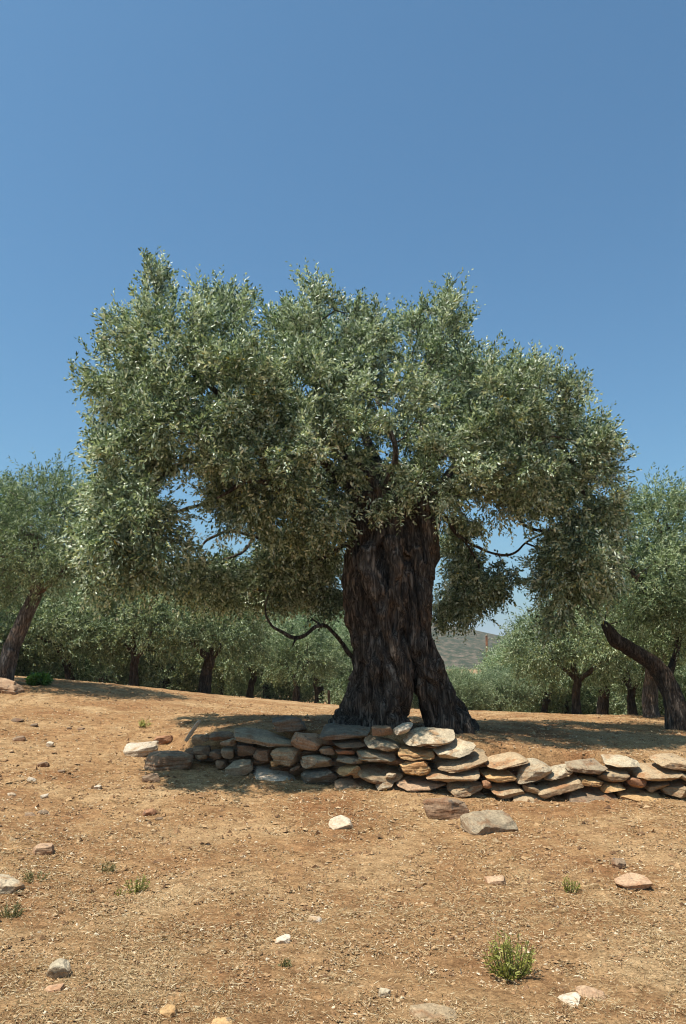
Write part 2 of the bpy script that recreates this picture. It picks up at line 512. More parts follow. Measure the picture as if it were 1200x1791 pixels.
gx = axis_pts(-2500, 2500, -6.5, 6.5, 0.055)
gy = axis_pts(-400, 4000, 2.0, 17.0, 0.055)
GX, GY = np.meshgrid(gx, gy)
GZ = height(GX, GY)
fine = smooth(7.5, 6.5, np.abs(GX)) * smooth(18, 17, GY) * smooth(1, 2, GY)
q = np.stack([GX.ravel(), GY.ravel(), 0 * GX.ravel()], 1)
GZ = GZ + fine * (0.018 * fbm(q * 8, 3) + 0.012 * np.abs(vnoise(q * 15))).reshape(GX.shape)
nx_, ny_ = len(gx), len(gy)
idx = np.arange(nx_ * ny_).reshape(ny_, nx_)
quads = np.stack([idx[:-1, :-1], idx[:-1, 1:], idx[1:, 1:], idx[1:, :-1]], -1).reshape(-1, 4)
ground = add_obj('ground', mesh_from('ground', np.stack([GX, GY, GZ], -1).reshape(-1, 3), quads), EARTH)
tag(ground, 'dry tan earth slope covered with straw and small stones', 'ground', kind='structure')

# far hill behind the grove
def build_hill():
    d0, d1, n, m = 420.0, 900.0, 150, 40
    prof_px = [-2500, -900, -200, 150, 400, 620, 740, 815, 870, 930, 1050, 1250, 1700, 2600, 4200]
    prof_py = [1120, 1075, 1020, 990, 985, 1042, 1082, 1102, 1114, 1130, 1144, 1130, 1108, 1120, 1140]
    px = np.linspace(-2500, 4200, n)
    crest = np.array([P(a, np.interp(a, prof_px, prof_py), 640.0) for a in px])
    V = []
    for j in range(m):
        t = j / (m - 1)
        y = d0 + (d1 - d0) * t
        up = math.sin(min(t / 0.46, 1.0) * math.pi / 2) if t < 0.46 else math.cos((t - 0.46) / 0.54 * math.pi / 2)
        x = crest[:, 0] * (y / 640.0) ** 0.25
        z = -6 + (crest[:, 2] + 6) * up
        V.append(np.stack([x, np.full(n, y), z], 1))
    V = np.vstack(V)
    V[:, 2] += 3.0 * fbm(V * 0.02, 4) * np.clip((V[:, 2] + 6) / 30, 0, 1)
    ii = np.arange(n * m).reshape(m, n)
    f = np.stack([ii[:-1, :-1], ii[:-1, 1:], ii[1:, 1:], ii[1:, :-1]], -1).reshape(-1, 4)
    o = add_obj('hill', mesh_from('hill', V, f), HILL)
    tag(o, 'distant scrub covered hill behind the olive grove', 'hill', kind='structure')
build_hill()

# ------------------------------------------------------------------ stones
_ico = {}
def ico(level):
    if level in _ico: return _ico[level]
    t = (1 + 5 ** 0.5) / 2
    v = [(-1, t, 0), (1, t, 0), (-1, -t, 0), (1, -t, 0), (0, -1, t), (0, 1, t), (0, -1, -t), (0, 1, -t), (t, 0, -1), (t, 0, 1), (-t, 0, -1), (-t, 0, 1)]
    v = [np.array(a) / np.linalg.norm(a) for a in v]
    f = [(0, 11, 5), (0, 5, 1), (0, 1, 7), (0, 7, 10), (0, 10, 11), (1, 5, 9), (5, 11, 4), (11, 10, 2), (10, 7, 6), (7, 1, 8),
         (3, 9, 4), (3, 4, 2), (3, 2, 6), (3, 6, 8), (3, 8, 9), (4, 9, 5), (2, 4, 11), (6, 2, 10), (8, 6, 7), (9, 8, 1)]
    for _ in range(level):
        mid, nf = {}, []
        def m(a, b):
            k = (min(a, b), max(a, b))
            if k not in mid:
                c = v[a] + v[b]; v.append(c / np.linalg.norm(c)); mid[k] = len(v) - 1
            return mid[k]
        for a, b, c in f:
            x, y, z = m(a, b), m(b, c), m(c, a)
            nf += [(a, x, z), (b, y, x), (c, z, y), (x, y, z)]
        f = nf
    _ico[level] = (np.array(v), np.array(f))
    return _ico[level]

def stone_mesh(w, dep, h, seed, level=3, k=None, cuts=12, rough=1.0):
    """A broken schist slab: flat bedding faces, angular broken sides, layered edges."""
    rng = np.random.default_rng(seed)
    v, f = ico(level)
    k = k or rng.uniform(3.5, 7.0)
    s = (np.abs(v) ** k).sum(1) ** (-1 / k)
    p = v * s[:, None]
    p[:, 2] *= 1 + 0.34 * rng.uniform(-1, 1) * p[:, 0] + 0.18 * rng.uniform(-1, 1) * p[:, 1]
    p[:, 0] += 0.25 * rng.uniform(-1, 1) * p[:, 2]
    for c in range(cuts):                                   # broken facets: mostly steep sides, a few chipped corners
        if c < 7:
            a = c / 7 * 2 * math.pi + rng.uniform(-.5, .5)
            n = np.array((math.cos(a), math.sin(a), rng.normal() * 0.35))
        else:
            n = rng.normal(size=3)
        n /= np.linalg.norm(n)
        dd = p @ n
        lim = dd.max() * rng.uniform(0.66, 0.92)
        p = p - n * np.maximum(dd - lim, 0)[:, None]
    p = p / np.abs(p).max(0)
    p = p * np.array((w, dep, h)) * 0.5
    sz = (w * dep * h) ** (1 / 3)
    o = rng.uniform(0, 50)
    nrm = unit(p / (np.array((w, dep, h)) ** 2))
    p = p + nrm * (sz * 0.05 * rough * fbm(p / sz * 3.0 + o, 3) + sz * 0.018 * rough * fbm(p / sz * 11 + o, 2))[:, None]
    # bedding: thin layers step in and out along the stone's thickness
    nl = max(3.0, h / 0.022)
    tz = p[:, 2] / h * nl + 0.5 * vnoise(p / sz * 2.5 + o)
    lay = _hash(np.floor(tz), np.zeros(len(tz)) + seed, np.zeros(len(tz)) + 3) - 0.5
    ang = np.arctan2(p[:, 1], p[:, 0])
    lay = lay * (0.6 + 0.6 * np.sin(ang * 2 + 6.28 * _hash(np.floor(tz), np.zeros(len(tz)) + seed, np.zeros(len(tz)) + 8)))
    p[:, :2] *= (1 + 0.10 * rough * lay)[:, None]
    me = mesh_from('stone', p, f, shade=True)
    me.set_sharp_from_angle(angle=math.radians(24))
    return me

# ------------------------------------------------------------------ dry stone wall
wall = empty('dry_stone_wall', tuple(P(700, 1388, 9.0)), 'low dry stone retaining wall of flat schist slabs below the old olive tree', 'stone wall')
wall['kind'] = 'thing'
wall_inv = Matrix.Translation(-Vector(wall.location))
srng = random.Random(5)
def R1(x0, y0, x1, y1): return (200 + x0 / 2.4, 1220 + y0 / 2.4, 200 + x1 / 2.4, 1220 + y1 / 2.4)
def R2(x0, y0, x1, y1): return (600 + x0 / 4, 1220 + y0 / 4, 600 + x1 / 4, 1220 + y1 / 4)
def R3(x0, y0, x1, y1): return (800 + x0 / 3, 1220 + y0 / 3, 800 + x1 / 3, 1220 + y1 / 3)
# (pixel box, colour, tilt in the picture in degrees (positive: right end up), lean of the top towards the back, extra depth)
STONES = [
    (R1(662, 66, 802, 152), 'dark', 6, 10, .22), (R1(508, 133, 748, 200), 'grey', -8, 16, 0), (R1(398, 142, 505, 184), 'brown', 4, 10, .05),
    (R1(322, 148, 402, 204), 'grey', 5, 5, .05), (R1(330, 198, 405, 240), 'brown', 0, 8, .02), (R1(448, 168, 512, 208), 'grey', 8, 10, 0),
    (R1(512, 188, 598, 248), 'brown', -4, 5, 0), (R1(450, 206, 504, 258), 'grey', -10, 10, -.04), (R1(404, 222, 452, 262), 'brown', 0, 10, -.02),
    (R1(583, 208, 668, 272), 'brown', -6, 8, 0), (R1(668, 203, 788, 288), 'tan', -5, 10, -.02), (R1(748, 132, 874, 228), 'rose', -12, 14, 0),
    (R1(858, 204, 926, 242), 'grey', 0, 10, .02), (R1(785, 234, 930, 297), 'grey', 0, 14, -.03), (R1(468, 250, 588, 332), 'grey', 8, 28, -.12),
    (R1(588, 294, 768, 352), 'cream', -7, 22, -.08), (R1(776, 296, 928, 378), 'dark', 0, 8, -.08), (R1(928, 338, 1094, 412), 'rose', -3, 34, -.12),
    (R1(928, 210, 1008, 242), 'red', 0, 8, .03), (R1(908, 170, 1050, 212), 'brown', 2, 12, .02), (R1(868, 110, 1074, 172), 'dark', -2, 16, .04),
    (R1(1048, 158, 1200, 226), 'grey', -10, 16, 0), (R1(930, 238, 1042, 277), 'grey', -4, 10, 0), (R1(1018, 208, 1184, 274), 'grey', 2, 16, -.02),
    (R1(936, 278, 1034, 332), 'ochre', 6, 14, -.03), (R1(1072, 116, 1170, 162), 'brown', 0, 10, .03),
    (R2(338, 166, 488, 268), 'cream', 20, 16, .08), (R2(418, 206, 778, 332), 'pale', 3, 24, 0), (R2(396, 336, 642, 434), 'ochre', -3, 14, -.02),
    (R2(566, 318, 664, 354), 'brown', 0, 6, .05), (R2(655, 288, 918, 424), 'pale', 16, 26, -.02), (R2(404, 420, 602, 548), 'ochre', 6, 10, -.04),
    (R2(636, 392, 1000, 498), 'tan', 10, 22, -.04), (R2(572, 486, 956, 568), 'tan', 3, 22, -.07), (R2(356, 560, 708, 640), 'rose', 0, 16, -.07),
    (R2(228, 562, 352, 644), 'pale', 4, 30, -.09), (R2(108, 462, 402, 584), 'tan', 3, 26, -.05), (R2(300, 528, 372, 564), 'pale', 0, 10, -.05),
    (R2(720, 562, 972, 688), 'tan', 4, 26, -.09), (R2(966, 576, 1034, 634), 'red', 0, 10, -.02),
    (R3(108, 366, 294, 438), 'ochre', 3, 16, 0), (R3(140, 298, 358, 364), 'tan', 9, 20, .02), (R3(294, 308, 494, 450), 'pale', 14, 30, -.03),
    (R3(452, 346, 588, 434), 'pale', 24, 24, 0), (R3(166, 438, 348, 524), 'tan', 5, 24, -.04), (R3(342, 446, 432, 508), 'tan', -14, 12, -.02),
    (R3(414, 408, 642, 510), 'tan', 15, 26, -.05), (R3(546, 306, 768, 410), 'grey', -4, 24, .02), (R3(636, 412, 760, 468), 'ochre', -4, 12, 0),
    (R3(738, 372, 894, 442), 'tan', -2, 18, 0), (R3(762, 302, 948, 370), 'pale', 2, 22, .03), (R3(752, 442, 880, 500), 'ochre', 4, 16, -.03),
    (R3(882, 412, 980, 474), 'red', 0, 10, 0), (R3(908, 352, 1160, 434), 'tan', 0, 22, -.01), (R3(1016, 293, 1262, 378), 'tan', -3, 20, .05),
    (R3(832, 478, 1060, 558), 'ochre', -4, 24, -.07), (R3(986, 428, 1106, 494), 'tan', 18, 16, 0), (R3(1076, 442, 1222, 532), 'tan', 4, 14, -.03),
    (R3(1150, 388, 1240, 454), 'tan', -30, 10, .03), (R3(300, 510, 516, 576), 'tan', -6, 40, -.14), (R3(566, 468, 806, 562), 'brown', 4, 40, -.10),
    (R2(796, 680, 1064, 778), 'tan', -3, 48, -.16), (R2(246, 638, 434, 686), 'tan', 0, 50, -.12),
    (R1(1000, 300, 1040, 340), 'ochre', 0, 10, .02), (R1(655, 262, 690, 292), 'ochre', 10, 10, -.02), (R1(735, 282, 782, 312), 'brown', 20, 10, -.02),
    (R1(430, 256, 475, 300), 'brown', 0, 10, -.03), (R1(342, 232, 392, 262), 'tan', 5, 10, 0),
]
def place_stone(box, col, tilt, lean, dy, seed, level=3, depk=None, parent=None, name='stone'):
    x0, y0, x1, y1 = box
    cx, cy = (x0 + x1) / 2, (y0 + y1) / 2
    d = wall_d(cx)
    w = (x1 - x0) * d / F
    h = (y1 - y0) * d / F
    dep = min(max(w * (depk or srng.uniform(0.7, 1.0)), h * 1.2), 0.55)
    # the part of the picture height that the tilted top and the lean already use up
    tl, ln = math.radians(tilt), math.radians(lean * 0.6)
    hz = max(h - 0.65 * dep * math.sin(ln + 0.13) - 0.5 * w * abs(math.sin(tl)), 0.42 * h)
    wz = w / max(math.cos(tl), 0.7) * 1.0
    me = stone_mesh(wz, dep * 1.06, hz * 1.02, seed, level)
    o = add_obj(name, me, ST[col], parent)
    c = P(cx, cy, d + dy + dep * 0.42)
    M = Matrix.Translation(Vector(c)) @ Matrix.Rotation(srng.uniform(-.2, .2), 4, 'Z') @ Matrix.Rotation(-tl, 4, 'Y') @ Matrix.Rotation(ln, 4, 'X')
    o.matrix_world = M
    if parent is not None:
        o.matrix_parent_inverse = Matrix.Identity(4)
        o.matrix_basis = wall_inv @ M
    return o
for i, (box, col, tilt, lean, dy) in enumerate(STONES):
    place_stone(box, col, tilt, lean, dy, 100 + i, 4 if (box[2] - box[0]) > 40 else 3, parent=wall)
# stones of the hidden inner skin, seen only through the joints
for i in range(70):
    px = 345 + (1215 - 345) * (i + srng.random()) / 70
    topy = np.interp(px, [340, 420, 560, 760, 830, 1000, 1200], [1296, 1292, 1275, 1282, 1310, 1335, 1342])
    boty = np.interp(px, [340, 420, 560, 760, 830, 1000, 1200], [1325, 1350, 1370, 1384, 1392, 1388, 1396])
    cy = srng.uniform(topy + 8, boty - 8)
    w, h = srng.uniform(45, 80), srng.uniform(16, 28)
    place_stone((px - w / 2, cy - h / 2, px + w / 2, cy + h / 2), srng.choice(['brown', 'dark', 'brown']), srng.uniform(-8, 8), srng.uniform(0, 12), .19, 400 + i, 2, parent=wall)  # dark colours put the shade of the joints into these stones
# the wall runs on beyond the right edge of the photograph
for row, (yy, dy, hh) in enumerate(((1396, -.08, 26), (1372, -.02, 25), (1350, .02, 24), (1332, .06, 22))):
    px = 1215 + 20 * (row % 2)
    while px < 1560:
        w = srng.uniform(45, 85)
        place_stone((px, yy - hh / 2, px + w, yy + hh / 2), srng.choice(['tan', 'grey', 'ochre', 'tan', 'pale', 'brown']), srng.uniform(-7, 7), srng.uniform(10, 24), dy, 600 + row * 50 + int(px), 2, parent=wall)
        px += w * 0.97

# ------------------------------------------------------------------ loose stones
def loose(name, box, col, tilt, label, cat='stone', lean=10, dist=None, sink=0.25, seed=0, depk=0.8, group=None, level=3, flat=1.0):
    x0, y0, x1, y1 = box
    cx = (x0 + x1) / 2
    d = dist or ground_hit(cx, y1 - 0.25 * (y1 - y0))
    w = (x1 - x0) * d / F
    dep = w * depk
    hpix = (y1 - y0) * d / F
    look = (CAM_H - ht((cx - 600) / F * d, d)) / d
    h = max((hpix - dep * look * 0.9), 0.22 * hpix) * flat
    me = stone_mesh(w * 1.04, dep, h * (1.15 + sink), seed, 4 if (level == 3 and x1 - x0 > 50) else level)
    x, y = (cx - 600) / F * d, d
    z = ht(x, y) + h * (0.5 - sink * 0.5)
    o = add_obj(name, me, ST[col])
    o.location = (x, y + dep * 0.15, z)
    o.rotation_euler = (math.radians(lean), -math.radians(tilt), random.Random(seed).uniform(-.3, .3))
    tag(o, label, cat, group)
    return o
loose('flat_stone', (735, 1405, 813, 1440), 'brown', 3, 'brown slab on edge with a pale rim, lying in front of the wall', seed=21, lean=-6, depk=.5, flat=1.0)
loose('flat_stone', (800, 1420, 887, 1466), 'grey', -3, 'large round pale grey slab lying flat in front of the wall', seed=22, lean=20, depk=.8, flat=.7)
loose('stone', (576, 1430, 617, 1456), 'cream', 8, 'cream angular stone alone on the straw below the middle of the wall', seed=23, lean=28, flat=.6, sink=.5)
loose('flat_stone', (231, 1303, 287, 1327), 'cream', 6, 'pale flat slab lying on the slope left of the wall end', seed=24, lean=12)
loose('stone', (281, 1285, 311, 1303), 'red', 22, 'small reddish slab sloping up behind the pale slab left of the wall', seed=25)
loose('flat_stone', (266, 1320, 345, 1350), 'brown', 4, 'dark flat slab in the shade at the left foot of the wall', seed=26, lean=8)
loose('stone', (262, 1354, 292, 1374), 'brown', 14, 'rust brown stone on the ground below the dark shaded slab', seed=27, flat=.7, sink=.4)
loose('stone', (264, 1415, 287, 1429), 'red', 4, 'small rust red stone lower down on the open slope', seed=28, flat=.6, sink=.4)
loose('stone', (-22, 1530, 71, 1574), 'pale', -4, 'whitish banded stone cut by the left edge of the picture', seed=29, lean=10, depk=.7, flat=.65)
loose('stone', (121, 1688, 160, 1722), 'pale', -3, 'grey blocky stone near the lower left corner', seed=30, lean=14, depk=.9)
loose('flat_stone', (1050, 1530, 1110, 1562), 'rose', 10, 'pinkish flat slab lying alone on the right foreground', seed=31, lean=12, depk=.7, flat=.7)
loose('stone', (830, 1533, 866, 1550), 'rose', 2, 'small pinkish stone in the foreground below the round pale slab', seed=32)
loose('rock', (-30, 1174, 44, 1202), 'rose', -8, 'orange brown rock at the foot of the leaning left olive', seed=33, lean=5, dist=14.0, sink=0.1, flat=.8)
loose('flat_stone', (706, 1756, 784, 1795), 'tan', -10, 'dusty half buried slab at the bottom edge of the picture', seed=34, sink=.9, flat=.5)
loose('stone', (936, 1738, 982, 1762), 'cream', 4, 'pale half buried stone below the green shrub', seed=35, sink=.9, flat=.6)
loose('stone', (976, 1726, 1022, 1752), 'rose', -6, 'flat rose stone right of the pale half buried one', seed=36, sink=.9, flat=.6)
loose('stone', (84, 1478, 124, 1502), 'rose', 0, 'pale rose half buried stone above the whitish banded stone', seed=37, sink=.8, flat=.8)
loose('stone', (1044, 1506, 1068, 1524), 'brown', 0, 'small brown stone above the pinkish slab on the right', seed=38)
loose('stone', (30, 1604, 42, 1624), 'red', 0, 'small dark red stone at the left edge below the banded stone', seed=39)
loose('stone', (306, 1766, 336, 1788), 'ochre', 0, 'ochre stone at the bottom edge left of the middle', seed=40, sink=.5)
loose('stone', (388, 1780, 424, 1800), 'ochre', 0, 'yellow stone cut by the bottom edge of the picture', seed=41, sink=.5)
loose('stone', (488, 1640, 514, 1656), 'cream', 0, 'small whitish stone in the middle of the foreground', seed=42)
loose('stone', (540, 1604, 566, 1618), 'cream', 0, 'small white angular stone right of the foreground middle stone', seed=43)
loose('stone', (654, 1732, 676, 1746), 'pale', 0, 'small pale stone above the dusty half buried slab', seed=44)
loose('stone', (120, 1726, 150, 1742), 'rose', 0, 'small orange stone just below the grey blocky stone', seed=45)
loose('clod', (20, 1720, 42, 1738), 'red', 5, 'dark red clod left of the grey blocky stone', 'clod', seed=46)
for i, (x, y, w, h) in enumerate(((45, 1262, 26, 10), (75, 1270, 14, 7), (52, 1294, 20, 12), (95, 1340, 18, 14), (128, 1353, 14, 9), (8, 1362, 14, 14), (155, 1276, 13, 6), (136, 1276, 9, 6), (75, 1428, 24, 9), (100, 1422, 18, 9), (24, 1446, 18, 8), (294, 1434, 14, 7))):
    loose('earth_clod', (x - w / 2, y - h / 2, x + w / 2, y + h / 2), 'brown', 0, 'small dark brown earth clod on the open straw slope left of the wall', 'clod', group='earth clods on the left slope', seed=60 + i, level=2, flat=.65, sink=.4)
for i, (x, y) in enumerate(((78, 1368), (105, 1305), (190, 1380), (46, 1394), (100, 1395))):
    loose('pale_pebble', (x - 7, y - 4, x + 7, y + 4), 'cream', 0, 'small whitish stone on the open straw slope left of the wall', 'stone', group='whitish stones on the left slope', seed=80 + i, level=2)

# ------------------------------------------------------------------ olive trees
def grow(nodes, parent, targets, wpath=0.22, step=0.16, rng=None, sag=0.04):
    """Joins every target to the branch skeleton with short wavy connections. Returns node list, parents, index of each target."""
    N = np.zeros((len(nodes) + len(targets) * 14 + 10, 3)); N[:len(nodes)] = nodes
    par = list(parent)
    plen = np.zeros(len(N))
    for i in range(len(nodes)):
        plen[i] = 0 if par[i] < 0 else plen[par[i]] + np.linalg.norm(N[i] - N[par[i]])
    n = len(nodes)
    order = np.argsort([np.min(np.linalg.norm(nodes - t, axis=1)) for t in targets])
    ends = np.zeros(len(targets), int)
    for ti in order:
        t = targets[ti]
        dist = np.linalg.norm(N[:n] - t, axis=1)
        j = int(np.argmin(dist + wpath * plen[:n]))
        L = dist[j]
        k = min(max(int(L / step), 1), 12)
        a = N[j].copy()
        side = rng.normal(size=3) * 0.07 * L
        prev = j
        for s in range(1, k + 1):
            u = s / k
            p = a + (t - a) * u + side * math.sin(math.pi * u) + np.array((0, 0, sag * L * math.sin(math.pi * u)))
            if s < k: p = p + rng.normal(size=3) * 0.012
            N[n] = p; par.append(prev); plen[n] = plen[prev] + np.linalg.norm(p - N[prev]); prev = n; n += 1
        ends[ti] = prev
    return N[:n], np.array(par), ends

def branch_tubes(N, par, nfix, tip=0.004, power=2.5, rmax=0.09, sides=5):
    n = len(N)
    acc = np.zeros(n)
    child = np.zeros(n, int)
    for i in range(n - 1, -1, -1):
        if child[i] == 0: acc[i] = tip ** power
        if par[i] >= 0:
            acc[par[i]] += acc[i]; child[par[i]] += 1
    r = np.minimum(acc ** (1 / power), rmax)
    i = np.arange(nfix, n)
    a, b = N[par[i]], N[i]
    ra, rb = np.minimum(r[par[i]], r[i] * 1.35), r[i]
    d = unit(b - a)
    ref = np.where(np.abs(d[:, 2:3]) > 0.8, np.array([[1.0, 0, 0]]), np.array([[0, 0, 1.0]]))
    u = unit(np.cross(d, ref)); w = np.cross(d, u)
    ang = np.arange(sides) * 2 * math.pi / sides
    ring = np.cos(ang)[None, :, None] * u[:, None] + np.sin(ang)[None, :, None] * w[:, None]
    v = np.concatenate([a[:, None] - d[:, None] * (ra * 0.3)[:, None, None] + ring * ra[:, None, None], b[:, None] + ring * rb[:, None, None]], 1)
    base = (np.arange(len(i)) * 2 * sides)[:, None]
    f = []
    for s in range(sides):
        s1 = (s + 1) % sides
        f.append(np.stack([s + 0 * base[:, 0], s1 + 0 * base[:, 0], sides + s1 + 0 * base[:, 0]], 1) + base)
        f.append(np.stack([s + 0 * base[:, 0], sides + s1 + 0 * base[:, 0], sides + s + 0 * base[:, 0]], 1) + base)
    return v.reshape(-1, 3), np.vstack(f)

def leaves_mesh(name, cen, outd, n_sprig, n_leaf, L, W, rng, spread=0.16, sprig_len=(0.18, 0.36), up=None, stem=True):
    """Leafy sprigs round each clump centre. up: per-clump vertical bias of the sprigs."""
    m = len(cen)
    c = np.repeat(cen, n_sprig, 0); o = np.repeat(outd, n_sprig, 0); ub = np.repeat(up, n_sprig)
    k = len(c)
    d = unit(rng.normal(size=(k, 3)) * 0.62 + o * 0.75)
    d[:, 2] += ub + rng.normal(size=k) * 0.2
    d = unit(d)
    base = c + rng.normal(size=(k, 3)) * spread * 0.6 - d * 0.06
    sl = rng.uniform(*sprig_len, size=k)
    bend = rng.normal(size=(k, 3)) * 0.12 + np.array((0, 0, -0.10)) * (ub < 0.1)[:, None]
    shade = np.repeat(rng.normal(size=m) * 0.09, n_sprig) + rng.normal(size=k) * 0.07
    # leaves
    t = (np.arange(n_leaf)[None, :] + rng.uniform(0, 1, size=(k, n_leaf))) / n_leaf
    t = 0.12 + 0.88 * t
    p = base[:, None] + d[:, None] * (sl[:, None] * t)[..., None] + bend[:, None] * (sl[:, None] * t * t)[..., None]
    ref = unit(rng.normal(size=(k, 3)))
    s1 = unit(np.cross(d, ref)); s2 = np.cross(d, s1)
    phi = (np.arange(n_leaf) % 2)[None, :] * math.pi + (np.arange(n_leaf) // 2 % 2)[None, :] * math.pi / 2 + rng.normal(size=(k, n_leaf)) * 0.4
    rad = np.cos(phi)[..., None] * s1[:, None] + np.sin(phi)[..., None] * s2[:, None]
    ld = unit(rad * 0.72 + d[:, None] * 0.75 + rng.normal(size=(k, n_leaf, 3)) * 0.22)
    nrm = unit(np.cross(ld, unit(np.cross(ld, d[:, None] + 1e-3))) + rng.normal(size=(k, n_leaf, 3)) * 0.38 + np.array((-0.12, -0.22, 0.45)))
    sd = unit(np.cross(ld, nrm)); nrm = np.cross(sd, ld)
    ll = L * rng.uniform(0.65, 1.2, size=(k, n_leaf)); ww = W * rng.uniform(0.7, 1.2, size=(k, n_leaf))
    ll = ll * (1 - 0.35 * (t > 0.9))
    p, ld, nrm, sd = (z.reshape(-1, 3) for z in (p, ld, nrm, sd)); ll, ww = ll.ravel()[:, None], ww.ravel()[:, None]
    fold = 0.18
    mid = p + ld * ll * 0.5
    v = np.stack([p, mid + sd * ww * 0.5 + nrm * ww * fold, p + ld * ll - nrm * ll * 0.06, mid - sd * ww * 0.5 + nrm * ww * fold], 1).reshape(-1, 3)
    q = len(p)
    b4 = (np.arange(q) * 4)[:, None]
    f = np.concatenate([b4 + np.array([[0, 1, 2]]), b4 + np.array([[0, 2, 3]])], 0)
    rv = np.clip(0.46 + np.repeat(shade, n_leaf) + rng.normal(size=q) * 0.28, 0, 0.955)
    rv = np.where(rng.uniform(size=q) < 0.006, 1.0, rv)
    rv4 = np.repeat(rv, 4)
    if stem:                                        # the twig of each sprig, a thin three-sided sliver
        e = base + d * sl[:, None] + bend * sl[:, None]
        h = base + d * (sl * .5)[:, None] + bend * (sl * .25)[:, None]
        w_ = 0.0026
        sv = np.stack([base + s1 * w_, base - s1 * w_, base + s2 * w_, e, h + s1 * w_ * .8], 1).reshape(-1, 3)
        b5 = (np.arange(k) * 5)[:, None] + len(v)
        sf = np.concatenate([b5 + np.array([[0, 1, 3]]), b5 + np.array([[1, 2, 3]]), b5 + np.array([[2, 0, 3]])], 0)
        v = np.vstack([v, sv]); f = np.vstack([f, sf]); rv4 = np.concatenate([rv4, np.full(len(sv), 0.12)])
    me = mesh_from(name, v, f, shade=False)
    attr(me, 'rnd', rv4)
    return me

def sample_blobs(blobs, rng, dens, inner=0.45):
    """blobs: (centre, radii, weight, up). Returns clump centres, outward directions and vertical biases."""
    cs, os_, us = [], [], []
    for c, r, w, up in blobs:
        c = np.array(c); r = np.array(r)
        area = (r[0] * r[1] + r[0] * r[2] + r[1] * r[2]) / 3 * 4 * math.pi
        n = max(int(area * dens * w), 3)
        dvec = unit(rng.normal(size=(n, 3)))
        rr = (inner ** 3 + (1 - inner ** 3) * rng.uniform(size=n)) ** (1 / 3)
        lump = 1 + 0.22 * fbm(dvec * 2.1 + c, 2)
        cs.append(c + dvec * r * (rr * lump)[:, None]); os_.append(dvec)
        us.append(np.full(n, up) + 0.35 * dvec[:, 2])
    return np.vstack(cs), np.vstack(os_), np.concatenate(us)

def skeleton(polys, rng, root=0):
    """polys: list of point lists with (x,y,z,r); consecutive points become nodes, first point joins the nearest existing node."""
    nodes, par = [], []
    for pl in polys:
        s = spline(pl, 6)
        j = -1
        if nodes:
            j = int(np.argmin(np.linalg.norm(np.array(nodes) - s[0][:3], axis=1)))
        for q in s:
            nodes.append(q[:3]); par.append(j); j = len(nodes) - 1
    return np.array(nodes), par

